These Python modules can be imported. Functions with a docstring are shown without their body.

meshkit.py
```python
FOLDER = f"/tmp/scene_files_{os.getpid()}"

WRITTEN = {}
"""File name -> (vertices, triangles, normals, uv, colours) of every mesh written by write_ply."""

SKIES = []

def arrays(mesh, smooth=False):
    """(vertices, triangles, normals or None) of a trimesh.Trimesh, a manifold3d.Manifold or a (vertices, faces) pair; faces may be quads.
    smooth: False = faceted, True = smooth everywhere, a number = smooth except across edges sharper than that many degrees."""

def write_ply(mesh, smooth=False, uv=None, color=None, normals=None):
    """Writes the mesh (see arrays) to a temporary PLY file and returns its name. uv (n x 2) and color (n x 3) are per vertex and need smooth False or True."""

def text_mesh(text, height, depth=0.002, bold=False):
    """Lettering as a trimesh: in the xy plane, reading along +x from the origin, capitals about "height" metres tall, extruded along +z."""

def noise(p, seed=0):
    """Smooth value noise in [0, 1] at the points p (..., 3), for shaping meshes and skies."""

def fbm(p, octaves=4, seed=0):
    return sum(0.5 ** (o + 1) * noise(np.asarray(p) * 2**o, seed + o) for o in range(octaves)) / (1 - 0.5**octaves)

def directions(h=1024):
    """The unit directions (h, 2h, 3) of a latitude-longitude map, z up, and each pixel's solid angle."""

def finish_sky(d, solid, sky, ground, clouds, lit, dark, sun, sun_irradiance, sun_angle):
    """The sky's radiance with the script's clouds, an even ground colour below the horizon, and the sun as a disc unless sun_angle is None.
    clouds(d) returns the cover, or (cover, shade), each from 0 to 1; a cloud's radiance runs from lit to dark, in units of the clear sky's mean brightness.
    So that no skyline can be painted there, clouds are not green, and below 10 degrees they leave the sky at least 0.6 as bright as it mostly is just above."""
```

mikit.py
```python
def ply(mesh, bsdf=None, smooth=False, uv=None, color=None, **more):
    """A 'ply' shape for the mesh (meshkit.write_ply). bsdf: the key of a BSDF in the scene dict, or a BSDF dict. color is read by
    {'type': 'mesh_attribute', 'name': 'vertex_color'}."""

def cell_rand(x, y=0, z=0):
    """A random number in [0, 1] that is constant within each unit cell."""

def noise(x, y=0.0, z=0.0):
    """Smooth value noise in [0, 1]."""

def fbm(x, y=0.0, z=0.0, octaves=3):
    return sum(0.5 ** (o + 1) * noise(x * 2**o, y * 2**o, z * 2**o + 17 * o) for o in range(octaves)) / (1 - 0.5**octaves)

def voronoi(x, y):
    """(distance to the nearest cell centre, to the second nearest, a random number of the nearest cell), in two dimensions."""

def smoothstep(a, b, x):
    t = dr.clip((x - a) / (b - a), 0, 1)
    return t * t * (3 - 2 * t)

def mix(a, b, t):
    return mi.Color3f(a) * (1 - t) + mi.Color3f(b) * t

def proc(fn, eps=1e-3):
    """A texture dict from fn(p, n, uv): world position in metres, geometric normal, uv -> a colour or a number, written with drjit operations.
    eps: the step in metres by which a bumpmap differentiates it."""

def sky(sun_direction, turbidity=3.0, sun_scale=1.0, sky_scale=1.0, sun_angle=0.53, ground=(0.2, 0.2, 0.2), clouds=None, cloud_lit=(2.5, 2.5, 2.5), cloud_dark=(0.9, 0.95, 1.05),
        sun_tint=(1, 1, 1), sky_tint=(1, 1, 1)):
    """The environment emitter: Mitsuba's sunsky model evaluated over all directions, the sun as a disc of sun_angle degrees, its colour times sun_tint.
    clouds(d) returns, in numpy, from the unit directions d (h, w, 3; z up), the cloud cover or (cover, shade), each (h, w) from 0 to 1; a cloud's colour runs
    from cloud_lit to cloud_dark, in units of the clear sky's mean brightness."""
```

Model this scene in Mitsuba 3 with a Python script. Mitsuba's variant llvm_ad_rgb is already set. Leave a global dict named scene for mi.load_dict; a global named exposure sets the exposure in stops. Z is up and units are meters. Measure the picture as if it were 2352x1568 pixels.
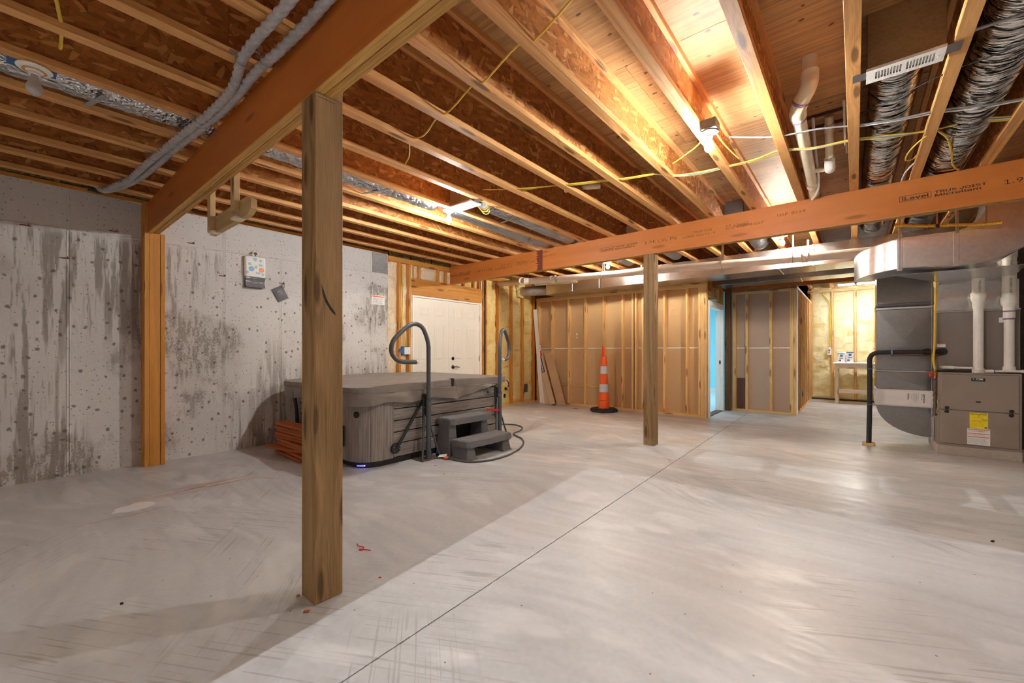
import math, random
import numpy as np
import drjit as dr
import mitsuba as mi
import trimesh
import manifold3d as m3
from shapely.geometry import Polygon, Point, box as sbox
from shapely import affinity
import mikit, meshkit
from mikit import noise, fbm, voronoi, cell_rand, smoothstep, mix, proc

T = mi.ScalarTransform4f
PI = math.pi
rnd = random.Random(7)
rng = np.random.default_rng(7)
scene = {'type': 'scene'}
labels = {}

# ---------------------------------------------------------------- camera, lights, exposure
# world: x runs along the support beams, y along the floor joists, z up; metres
scene['camera'] = {
    'type': 'perspective', 'fov': 2 * math.degrees(math.atan(1176 / 954.49)), 'fov_axis': 'x',
    'near_clip': 0.03, 'far_clip': 60.0,
    'principal_point_offset_x': 0.0, 'principal_point_offset_y': -(805.38 - 784) / 1568,
    'to_world': T().look_at(origin=[0, 0, 1.163], target=[-0.6370, 0.7709, 1.163], up=[0, 0, 1])}
exposure = 3.0
BULB = (240.0, 240.0, 236.0)          # radiance of the bulbs under the joists
BULB_UNSEEN = (33000.0, 34000.0, 35500.0)   # unseen lamp behind the camera, placed to light the sharp-edged floor patch
BULB_FAR = (262.0, 238.0, 200.0)      # bulbs beyond the far beam
TUBE = (17.0, 18.0, 19.5)             # shop light in the utility room
FILL_PANEL = (18.0, 18.4, 19.0)               # added fill lamp behind the camera, lifts the lower-left floor
BEDROOM_UNSEEN = (17.0, 19.5, 21.0)          # unseen lamp, placed to light the finished room
BLUE_LED = (0.25, 0.35, 3.2)

# ---------------------------------------------------------------- colour
def C(h):
    h = h.lstrip('#')
    v = np.array([int(h[i:i + 2], 16) for i in (0, 2, 4)]) / 255
    return tuple(float(x) for x in np.where(v <= .04045, v / 12.92, ((v + .055) / 1.055) ** 2.4))

def mat(name, col, rough=.6, **k):
    c = {'type': 'rgb', 'value': C(col)} if isinstance(col, str) else col
    r = rough if isinstance(rough, dict) else float(rough)
    scene['mat_' + name] = {'type': 'twosided', 'b': {'type': 'principled', 'base_color': c, 'roughness': r, **k}}
    return 'mat_' + name

def bump(name, inner, fn, scale, eps=1e-3):
    b = scene['mat_' + name]['b']
    scene['mat_' + name] = {'type': 'twosided', 'b': {'type': 'bumpmap', 'arbitrary': proc(fn, eps), 'scale': float(scale), 'bsdf': b}}

# ---------------------------------------------------------------- meshes: (vertices, triangles, uv or None)
_pid = [0]
def cat(ms):
    ms = [m for m in ms if m is not None]
    if len(ms) == 1: return ms[0]
    v, f, u, n = [], [], [], 0
    hasuv = all(m[2] is not None for m in ms)
    for m in ms:
        v.append(m[0]); f.append(m[1] + n); n += len(m[0])
        if hasuv: u.append(m[2])
    return np.vstack(v), np.vstack(f), (np.vstack(u) if hasuv else None)

def tm(m): return np.asarray(m.vertices, float), np.asarray(m.faces, int), None
def mf(m):
    q = m.to_mesh(); return np.asarray(q.vert_properties[:, :3], float), np.asarray(q.tri_verts, int), None
def mv(m, d): return m[0] + np.asarray(d, float), m[1], m[2]
def lin(m, A, d=(0, 0, 0)):
    A = np.asarray(A, float)
    f = m[1] if np.linalg.det(A) > 0 else m[1][:, ::-1]
    return m[0] @ A.T + np.asarray(d, float), f, m[2]
def rot(axis, deg):
    return np.asarray(trimesh.transformations.rotation_matrix(math.radians(deg), axis))[:3, :3]

def box(lo, hi, b=0.0, axis=None):
    """A box with chamfered edges; uv: u along the grain, v across, its own offset per piece."""
    lo, hi = np.minimum(lo, hi).astype(float), np.maximum(lo, hi).astype(float)
    if b <= 0:
        v = np.array([[(lo, hi)[i][0], (lo, hi)[j][1], (lo, hi)[k][2]] for i in (0, 1) for j in (0, 1) for k in (0, 1)])
        f = np.array([[0, 1, 3], [0, 3, 2], [4, 6, 7], [4, 7, 5], [0, 4, 5], [0, 5, 1], [2, 3, 7], [2, 7, 6], [0, 2, 6], [0, 6, 4], [1, 5, 7], [1, 7, 3]])
    else:
        b = min(b, (hi - lo).min() * .45)
        v, f, ix = [], [], {}
        for i in (0, 1):
            for j in (0, 1):
                for k in (0, 1):
                    s = np.array([i, j, k]); c = np.where(s, hi, lo)
                    for a in range(3):
                        p = c + np.where(s, -b, b); p[a] = c[a]
                        ix[i, j, k, a] = len(v); v.append(p)
        def quad(q):
            f.append([q[0], q[1], q[2]]); f.append([q[0], q[2], q[3]])
        for a in range(3):
            o = [x for x in range(3) if x != a]
            for s in (0, 1):
                q = []
                for (p, r) in ((0, 0), (1, 0), (1, 1), (0, 1)):
                    c = [0, 0, 0]; c[a] = s; c[o[0]] = p; c[o[1]] = r; q.append(ix[c[0], c[1], c[2], a])
                quad(q)
            for p in (0, 1):
                for r in (0, 1):
                    q = []
                    for (e, w) in ((0, o[0]), (1, o[0]), (1, o[1]), (0, o[1])):
                        c = [0, 0, 0]; c[a] = e; c[o[0]] = p; c[o[1]] = r; q.append(ix[c[0], c[1], c[2], w])
                    quad(q)
        for i in (0, 1):
            for j in (0, 1):
                for k in (0, 1):
                    f.append([ix[i, j, k, 0], ix[i, j, k, 1], ix[i, j, k, 2]])
        v, f = np.array(v), np.array(f)
        ctr = (lo + hi) / 2
        n = np.cross(v[f[:, 1]] - v[f[:, 0]], v[f[:, 2]] - v[f[:, 0]])
        flip = (n * (v[f].mean(1) - ctr)).sum(1) < 0
        f[flip] = f[flip][:, ::-1]
    _pid[0] += 1
    a = int(np.argmax(hi - lo)) if axis is None else axis
    o = [x for x in range(3) if x != a]
    uv = np.stack([v[:, a] + 3.7 * (_pid[0] % 97), (v[:, o[0]] - lo[o[0]]) + (v[:, o[1]] - lo[o[1]]) + 13.0 * (_pid[0] % 53) + 1.0], 1)
    return v, f, uv

def beam_between(p, q, w, t, up=(0, 0, 1), b=.0015):
    """A board from p to q: width w along the side direction, thickness t along up."""
    p, q = np.asarray(p, float), np.asarray(q, float)
    d = q - p; L = np.linalg.norm(d); d /= L
    s = np.cross(d, up); s /= np.linalg.norm(s); u = np.cross(s, d)
    m = box((0, -w / 2, -t / 2), (L, w / 2, t / 2), b)
    return lin(m, np.stack([d, s, u], 1), p)

def tube(pts, r, n=12, caps=True, closed=False, prof=None):
    p = np.asarray(pts, float); k = len(p)
    t = np.gradient(p, axis=0)
    if closed: t = np.roll(p, -1, 0) - np.roll(p, 1, 0)
    t /= np.linalg.norm(t, axis=1, keepdims=True) + 1e-12
    a = np.cross(t[0], (0, 0, 1.0) if abs(t[0][2]) < .9 else (1.0, 0, 0)); a /= np.linalg.norm(a)
    A = [a]
    for i in range(1, k):
        a = A[-1] - t[i] * (A[-1] @ t[i]); A.append(a / (np.linalg.norm(a) + 1e-12))
    A = np.array(A); B = np.cross(t, A)
    th = np.arange(n) * 2 * PI / n
    s = np.concatenate([[0], np.cumsum(np.linalg.norm(np.diff(p, axis=0), axis=1))])
    R = np.broadcast_to(np.asarray(r, float).reshape(-1, 1), (k, n)).copy()
    if prof is not None: R = R * prof(s[:, None], th[None, :])
    v = p[:, None] + R[..., None] * (np.cos(th)[None, :, None] * A[:, None] + np.sin(th)[None, :, None] * B[:, None])
    i, j = np.meshgrid(np.arange(k if closed else k - 1), np.arange(n), indexing='ij')
    i2 = (i + 1) % k
    q = np.stack([i * n + j, i2 * n + j, i2 * n + (j + 1) % n, i * n + (j + 1) % n], -1).reshape(-1, 4)
    f = np.vstack([q[:, [0, 2, 1]], q[:, [0, 3, 2]]])
    uv = np.stack([np.repeat(s, n), np.tile(th / (2 * PI), k)], 1)
    v = v.reshape(-1, 3)
    if caps and not closed:
        c0 = len(v); v = np.vstack([v, p[0], p[-1]]); uv = np.vstack([uv, [0, 0], [s[-1], 0]])
        jj = np.arange(n)
        f = np.vstack([f, np.stack([np.full(n, c0), jj, (jj + 1) % n], 1), np.stack([np.full(n, c0 + 1), (k - 1) * n + (jj + 1) % n, (k - 1) * n + jj], 1)])
    m = trimesh.Trimesh(v, f, process=False)
    if m.volume < 0: f = f[:, ::-1]
    return v, f, uv

def smooth_path(pts, n=8):
    """Catmull-Rom through the points."""
    p = np.asarray(pts, float); p = np.vstack([2 * p[0] - p[1], p, 2 * p[-1] - p[-2]])
    out = []
    for i in range(1, len(p) - 2):
        for k in range(n):
            t = k / n
            out.append(.5 * (2 * p[i] + (p[i + 1] - p[i - 1]) * t + (2 * p[i - 1] - 5 * p[i] + 4 * p[i + 1] - p[i + 2]) * t * t + (3 * p[i] - p[i - 1] - 3 * p[i + 1] + p[i + 2]) * t ** 3))
    out.append(p[-2])
    return np.array(out)

def fillet(pts, r, n=8):
    """Polyline with its corners rounded."""
    p = [np.asarray(x, float) for x in pts]; out = [p[0]]
    for i in range(1, len(p) - 1):
        a, b, c = p[i - 1], p[i], p[i + 1]
        u, w = (a - b) / np.linalg.norm(a - b), (c - b) / np.linalg.norm(c - b)
        d = min(r, np.linalg.norm(a - b) * .49, np.linalg.norm(c - b) * .49)
        for k in range(n + 1):
            t = k / n
            out.append((1 - t) ** 2 * (b + u * d) + 2 * t * (1 - t) * b + t * t * (b + w * d))
    out.append(p[-1])
    return np.array(out)

def lathe(prof, n=24, at=(0, 0, 0), A=None):
    """Revolve (radius, height) pairs about z."""
    pr = np.asarray(prof, float); k = len(pr); th = np.arange(n) * 2 * PI / n
    v = np.stack([pr[:, None, 0] * np.cos(th), pr[:, None, 0] * np.sin(th), np.repeat(pr[:, 1:2], n, 1)], -1).reshape(-1, 3)
    i, j = np.meshgrid(np.arange(k - 1), np.arange(n), indexing='ij')
    q = np.stack([i * n + j, i * n + (j + 1) % n, (i + 1) * n + (j + 1) % n, (i + 1) * n + j], -1).reshape(-1, 4)
    f = np.vstack([q[:, [0, 1, 2]], q[:, [0, 2, 3]]])
    if trimesh.Trimesh(v, f, process=False).volume < 0: f = f[:, ::-1]
    m = (v, f, None)
    return lin(m, np.eye(3) if A is None else A, at)

def prism(poly, z0, z1, plane='xy'):
    """Extrude a polygon. plane: the two world axes of its coordinates; z0..z1 along the third."""
    if not isinstance(poly, Polygon): poly = Polygon(poly)
    v, f, _ = tm(trimesh.creation.extrude_polygon(poly, z1 - z0, engine='earcut'))
    v = v + (0, 0, z0)
    ax = ['xyz'.index(c) for c in plane]; ax.append(3 - sum(ax))
    w = np.zeros_like(v)
    for i, a in enumerate(ax): w[:, a] = v[:, i]
    if np.linalg.det(np.eye(3)[ax]) < 0: f = f[:, ::-1]
    return w, f, None

def rrect(x0, y0, x1, y1, r, n=8): return sbox(x0 + r, y0 + r, x1 - r, y1 - r).buffer(r, quad_segs=n)

def rbox(lo, hi, r, n=16):
    """Box with rounded edges and corners."""
    lo, hi = np.asarray(lo, float), np.asarray(hi, float)
    r = min(r, (hi - lo).min() * .499)
    s = m3.Manifold.sphere(r, n)
    return mf(m3.Manifold.batch_hull([s.translate([(lo + r, hi - r)[i][0], (lo + r, hi - r)[j][1], (lo + r, hi - r)[k][2]]) for i in (0, 1) for j in (0, 1) for k in (0, 1)]))

def cyl(p, q, r, n=16, r2=None): return tube([p, q], [r, r if r2 is None else r2], n)
def sphere(c, r, n=2):
    m = trimesh.creation.icosphere(n, r); return np.asarray(m.vertices) + c, np.asarray(m.faces), None

def grid(o, du, dv, nu, nv, fn=None):
    """A sheet of nu x nv cells from o along du and dv; fn(points) moves it along the normal du x dv."""
    o, du, dv = (np.asarray(x, float) for x in (o, du, dv))
    a, b = np.meshgrid(np.linspace(0, 1, nu + 1), np.linspace(0, 1, nv + 1), indexing='ij')
    v = o + a[..., None] * du + b[..., None] * dv
    nrm = np.cross(du, dv); nrm /= np.linalg.norm(nrm)
    if fn is not None: v = v + fn(v, a, b)[..., None] * nrm
    i, j = np.meshgrid(np.arange(nu), np.arange(nv), indexing='ij')
    w = nv + 1
    q = np.stack([i * w + j, (i + 1) * w + j, (i + 1) * w + j + 1, i * w + j + 1], -1).reshape(-1, 4)
    uv = np.stack([a * np.linalg.norm(du), b * np.linalg.norm(dv)], -1).reshape(-1, 2)
    return v.reshape(-1, 3), np.vstack([q[:, [0, 1, 2]], q[:, [0, 2, 3]]]), uv

def text(s, h, origin, right, up, depth=.0008, bold=False, width=None):
    m = tm(meshkit.text_mesh(s, h, depth, bold))
    right, up = np.asarray(right, float), np.asarray(up, float)
    sx = 1.0
    if width: sx = width / max(m[0][:, 0].max(), 1e-6)
    return lin(m, np.stack([right * sx, up, np.cross(right, up)], 1), origin)

# ---------------------------------------------------------------- scene entries and labels
_count = {}
def key_of(name):
    n = _count.get(name, 0); _count[name] = n + 1
    return name if n == 0 else f'{name}_{n:03d}'
def put(key, m, material, smooth=False, **more):
    v, f, uv = m
    if uv is not None and smooth not in (False, True): smooth = True
    scene[key] = mikit.ply((v, f), material, smooth=smooth, uv=uv, **more)
    return key
def thing(name, label, cat_, group=None):
    k = key_of(name)
    labels[k] = {'label': label, 'category': cat_}
    if group: labels[k]['group'] = group
    return k
def part(parent, name, m, material, smooth=False, label=None, kind=None, **more):
    k = put(key_of(parent + '__' + name), m, material, smooth, **more)
    if label or kind:
        labels[k] = {}
        if label: labels[k]['label'] = label
        if kind: labels[k]['kind'] = kind
    return k
def solo(name, m, material, label, cat_, group=None, smooth=False, **more):
    return put(thing(name, label, cat_, group), m, material, smooth, **more)
def struct(name, m, material, label, smooth=False):
    k = put(key_of(name), m, material, smooth)
    labels[k] = {'label': label, 'kind': 'structure'}
    return k
def struct_group(name, label):
    k = key_of(name); labels[k] = {'label': label, 'kind': 'structure'}; return k

# ---------------------------------------------------------------- materials
def wood(name, light, dark, ring=70., knots=.5, rough=.6, contrast=1., spec=.35, check=.0, knotcol='#5a3518', blot=.25):
    L, D, K = C(light), C(dark), C(knotcol)
    def fn(p, n, uv):
        u, v = uv.x, uv.y
        piece = dr.floor(v / 13.0)
        tone = cell_rand(piece, dr.floor(u / 3.7 * .27), 5)
        d1, _, k = voronoi(u * 1.9 + 31 * tone, v * 9.0)
        near = dr.exp(-dr.square(d1 * 3.2)) * dr.select(k > 1 - knots, 1.0, 0.0)
        w = v * ring + 7.0 * fbm(u * .55, v * 7.0, 2, 2) + 5.0 * near
        g = noise(w, u * .25, 1)
        fine = noise(u * 14, v * 620, 3)
        t = .5 + contrast * (.62 * (g - .5) + .45 * (fine - .5)) + blot * (tone - .5) + .35 * (fbm(u * 2.1, v * 13, 4, 2) - .5)
        c = mix(D, L, dr.clip(t, 0, 1))
        kn = smoothstep(.2, .08, d1) * dr.select(k > 1 - knots, 1.0, 0.0)
        c = mix(c, K, kn * .8)
        if check > 0:
            ck = smoothstep(.80, .86, noise(v * 140, u * 1.3, 8)) * smoothstep(.5, .62, noise(u * 2.2, v * 30, 9)) * check
            c = mix(c, C('#2a1a0e'), ck)
        return c
    return mat(name, proc(fn), rough, specular=spec)

def noisy(name, a, b, sc=8., rough=.6, sc2=60., w=.4, **k):
    A, B = C(a), C(b)
    def fn(p, n, uv):
        t = (1 - w) * fbm(p.x * sc, p.y * sc, p.z * sc, 3) + w * noise(p.x * sc2, p.y * sc2, p.z * sc2)
        return mix(A, B, smoothstep(.25, .75, t))
    return mat(name, proc(fn), rough, **k)

M_flange = wood('flange', '#e0aa6c', '#b37c46', ring=60, knots=.22, rough=.55)
M_pine = wood('pine', '#e6c48c', '#c99a58', ring=48, knots=.45, rough=.6, knotcol='#8a5424')
M_pineO = wood('pine_orange', '#d79a4c', '#b87830', ring=42, knots=.45, rough=.55, knotcol='#7a4518')
M_post = wood('post', '#9c7d55', '#6f5536', ring=46, knots=.4, rough=.75, contrast=1.15, check=.3, knotcol='#4a3420')
M_postD = wood('post_dark', '#735438', '#4c3522', ring=46, knots=.3, rough=.75, contrast=1.1, check=.6, knotcol='#2c1c10')
M_lvl = wood('veneer_face', '#c27434', '#a95d25', ring=16, knots=.12, rough=.5, contrast=.55, blot=.12, knotcol='#8a4a1c')
M_lvlE = wood('veneer_edge', '#cfa25c', '#94672c', ring=150, knots=.0, rough=.6, contrast=1.2)
M_tan = wood('tan_board', '#cbb286', '#b09160', ring=40, knots=.2, rough=.6, contrast=.6)
M_whitewood = wood('pale_board', '#ece0cd', '#d8c5a8', ring=30, knots=.3, rough=.6, contrast=.6, knotcol='#a07848')
M_brownboard = wood('brown_board', '#6d4738', '#4c2f26', ring=40, knots=.1, rough=.55)
M_shim = wood('cedar', '#c87840', '#95502a', ring=60, knots=.1, rough=.7)

def _osb(p, n, uv):
    u, v = uv.x, uv.y
    v = v - 13.0 * dr.floor(v / 13.0)
    def layer(a, sx, sy, o):
        ca, sa = math.cos(a), math.sin(a)
        x, y = u * ca + v * sa, -u * sa + v * ca
        w = .35 * (noise(x * 9, y * 9, o) - .5)
        return voronoi(x * sx + o * 17 + w, y * sy + o * 5 + w)
    a1, b1, r1 = layer(.25, 13, 46, 1)
    a2, b2, r2 = layer(1.25, 11, 40, 2)
    a3, b3, r3 = layer(-.7, 14, 50, 3)
    r = dr.select(r1 > .58, r1 * 1.7 - .7, dr.select(r2 > .5, r2 * 1.2 - .3, r3 * .9))
    edge = dr.select(r1 > .58, b1 - a1, dr.select(r2 > .5, b2 - a2, b3 - a3))
    f = noise(u * 30, v * 260, 4)
    c = mix(C('#7d421b'), C('#bd7c40'), dr.clip(r * .75 + .3 * (f - .5) + .12, 0, 1))
    c = mix(c, C('#6a3013'), smoothstep(.06, .0, edge) * .45)
    c = mix(c, C('#d8a668'), dr.select(cell_rand(r * 997, 3, 1) > .9, .55, 0.0))
    return c
M_osb = mat('strand_board', proc(_osb), .55, specular=.4)

def _ply(p, n, uv):
    x, y = p.x, p.y
    row = dr.floor((y + 2.4) / 1.2192)
    colm = dr.floor((x + 6.0 + .8 * (row - 2 * dr.floor(row / 2))) / 2.4384)
    tone = cell_rand(row, colm, 3)
    g = noise(x * 2.2 + 9 * fbm(x * .7, y * 3, tone * 9, 2), y * 75, 1)
    f = noise(x * 26, y * 300, 2)
    t = .5 + .7 * (g - .5) + .35 * (f - .5) + .5 * (tone - .5) + .5 * (fbm(x * 1.4, y * 5, 3, 2) - .5)
    c = mix(C('#986d42'), C('#c39a66'), dr.clip(t, 0, 1))
    d, _, k = voronoi(x * 5, y * 7)
    s = smoothstep(.085, .04, d + .09 * (noise(x * 60, y * 60) - .5)) * dr.select(k > .62, 1.0, 0.0)
    return mix(c, C('#4a2c16'), s * .85)
M_ply = mat('subfloor_ply', proc(_ply), .6, specular=.35)

def _floor(p, n, uv):
    x, y = p.x, p.y
    wx = x + .9 * (fbm(x * .55, y * .55, 7, 2) - .5)
    wy = y + .9 * (fbm(x * .55, y * .55, 19, 2) - .5)
    big = fbm(wx * .75, wy * 1.3, 1, 4)
    swirl = noise(wx * 3.2 + 2 * big, wy * 22, 2)
    fine = noise(x * 60, y * 60, 3)
    sc = smoothstep(.77, .82, noise((x + .55 * y) * 3.0, (y - .55 * x) * 120, 4)) * smoothstep(.52, .7, fbm(x * 1.2, y * 1.2, 5, 2))
    sc2 = smoothstep(.8, .84, noise((x - .8 * y) * 2.5, (y + .8 * x) * 130, 14)) * smoothstep(.55, .7, fbm(x * 1.1, y * 1.1, 15, 2))
    t = .5 + .95 * (big - .5) + .28 * (swirl - .5) + .14 * (fine - .5)
    c = mix(C('#a3a3a3'), C('#c8c8c7'), dr.clip(t, 0, 1))
    warm = smoothstep(.5, .72, fbm(x * .6 + 4, y * .9, 9, 3))
    c = mix(c, C('#b8aca2'), warm * .35)
    c = mix(c, C('#858079'), dr.maximum(sc, sc2) * .4)
    lite = smoothstep(.56, .78, fbm(wx * 2.6, wy * 5.5, 21, 4))
    c = mix(c, C('#d8d6d2'), lite * .4)
    d, _, k = voronoi(x * 4.2, y * 4.2)
    c = mix(c, C('#3d3833'), smoothstep(.022, .010, d) * dr.select(k > .7, .8, 0.0))
    # rust streaks near the left wall and a smear of white paint
    ru = dr.exp(-dr.square((x + 4.30) / .10) - dr.square((y - 1.08) / .34)) * smoothstep(.35, .7, noise(x * 40, y * 5, 3))
    ru = ru + .6 * dr.exp(-dr.square((x + 3.97) / .03) - dr.square((y - .52) / .2)) * smoothstep(.3, .6, noise(x * 50, y * 9, 4))
    c = mix(c, C('#b0693a'), dr.clip(ru, 0, 1) * .75)
    wp = smoothstep(.5, .56, dr.exp(-dr.square((x + 4.15) / .12) - dr.square((y - .58) / .16)) * (.55 + .75 * noise(x * 22, y * 11, 5)))
    return mix(c, C('#e6e4e0'), wp * .8)
def _floor_r(p, n, uv):
    x, y = p.x, p.y
    return dr.clip(.40 + .28 * (fbm(x * 1.1, y * 2.2, 3, 3) - .5) + .22 * (noise(x * 7, y * 40, 4) - .5), .18, .8)
M_floor = mat('slab', proc(_floor), proc(_floor_r), specular=.42)
bump('slab', None, lambda p, n, uv: fbm(p.x * 2.0, p.y * 5.0, 3, 3) * .8 + .12 * noise(p.x * 18, p.y * 42, 5), .002, 4e-3)
M_joint = noisy('joint_dirt', '#3b352f', '#6f6a63', 60, .9, 300)

def _wall(p, n, uv):
    y, z, x = p.y, p.z, p.x
    s = y + x
    big = fbm(s * .9, z * .8, 3, 4)
    streak = noise(s * 26, z * 1.7 + 3 * noise(s * 5, z * .6, 2), 1)
    streak2 = noise(s * 60, z * 3.5, 7)
    fine = noise(s * 90, z * 90, 5)
    t = .55 + .75 * (big - .5) + .16 * (fine - .5)
    c = mix(C('#b2aea9'), C('#dfdcd8'), dr.clip(t, 0, 1))
    # water-run stains: grain-edged vertical streaks gathered in patches on the lower pour
    low = smoothstep(2.33, 2.2, z)
    patch = smoothstep(.44, .60, fbm(s * 1.05 + 7, z * .62 + 2, 9, 3))
    st = smoothstep(.42, .66, .5 * streak + .3 * streak2 + .2 * noise(s * 130, z * 14, 6))
    c = mix(c, C('#857d74'), st * patch * low * .8)
    damp = smoothstep(.47, .60, fbm(s * 1.5, z * 1.5, 21, 4) + .16 * smoothstep(.75, .05, z) - .07)
    gr = smoothstep(.35, .68, .55 * noise(s * 48, z * 11, 4) + .45 * noise(s * 120, z * 90, 14))
    c = mix(c, C('#857d73'), damp * (.25 + .55 * gr) * low)
    d, _, k = voronoi(s * 9, z * 8)
    c = mix(c, C('#5c5148'), smoothstep(.16, .05, d + .12 * (noise(s * 70, z * 40) - .5)) * dr.select(k > .55, .75, 0.0) * smoothstep(2.32, 2.25, z))
    d2, _, k2 = voronoi(s * 26, z * 22)
    c = mix(c, C('#6a6057'), smoothstep(.17, .08, d2) * dr.select(k2 > .72, .7, 0.0))
    return c
M_wall = mat('concrete_wall', proc(_wall), .8, specular=.25)
bump('concrete_wall', None, lambda p, n, uv: fbm((p.y + p.x) * 9, p.z * 7, 3, 3) + .3 * noise((p.y + p.x) * 70, p.z * 70, 4), .004, 3e-3)
M_wallgrey = noisy('cast_panel', '#8b898a', '#a5a3a3', 5, .85, 60)

def foam(name, a, b, c3, rough=.75):
    A, B, D = C(a), C(b), C(c3)
    def fn(p, n, uv):
        s = p.y + 1.3 * p.x
        t = fbm(s * 7, p.z * 5, p.x * 7, 3)
        k = noise(s * 60, p.z * 60, 2)
        c = mix(A, B, smoothstep(.3, .7, .7 * t + .3 * k))
        return mix(c, D, smoothstep(.62, .74, fbm(s * 3, p.z * 9, 8, 2)) * .5)
    m = mat(name, proc(fn), rough, specular=.3)
    bump(name, None, lambda p, n, uv: fbm((p.y + 1.3 * p.x) * 38, p.z * 46, 2, 3), .014, 3e-3)
    return m
M_foam = foam('foam_yellow', '#efdc9e', '#dfc377', '#c9a050')
M_foamP = foam('foam_pale', '#efe0c6', '#dfcaa4', '#d0b184')
M_foamF = foam('foam_light', '#f3ebbd', '#e8dca2', '#d0b868')
M_wool = noisy('mineral_wool', '#5a4a2c', '#a08a58', 9, .95, 80, .5)

def _paper(p, n, uv):
    s = p.x + p.y
    f = noise(s * 900, p.z * 60, 2) * .5 + noise(s * 40, p.z * 500, 3) * .5
    t = .5 + .35 * (f - .5) + .5 * (fbm(s * 1.6, p.z * 1.2, 2, 2) - .5)
    return mix(C('#b8946a'), C('#d0ae80'), dr.clip(t, 0, 1))
M_paper = mat('drywall_paper', proc(_paper), .8, specular=.2)
def _paperg(p, n, uv):
    s = p.x + p.y
    f = noise(s * 900, p.z * 60, 2) * .5 + noise(s * 40, p.z * 500, 3) * .5
    return mix(C('#a98f7d'), C('#bda491'), dr.clip(.5 + .5 * (f - .5) + .5 * (fbm(s * 1.6, p.z, 2, 2) - .5), 0, 1))
M_paperG = mat('drywall_paper_grey', proc(_paperg), .8, specular=.2)
M_gyp = mat('gypsum_edge', '#efece6', .8)

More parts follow.
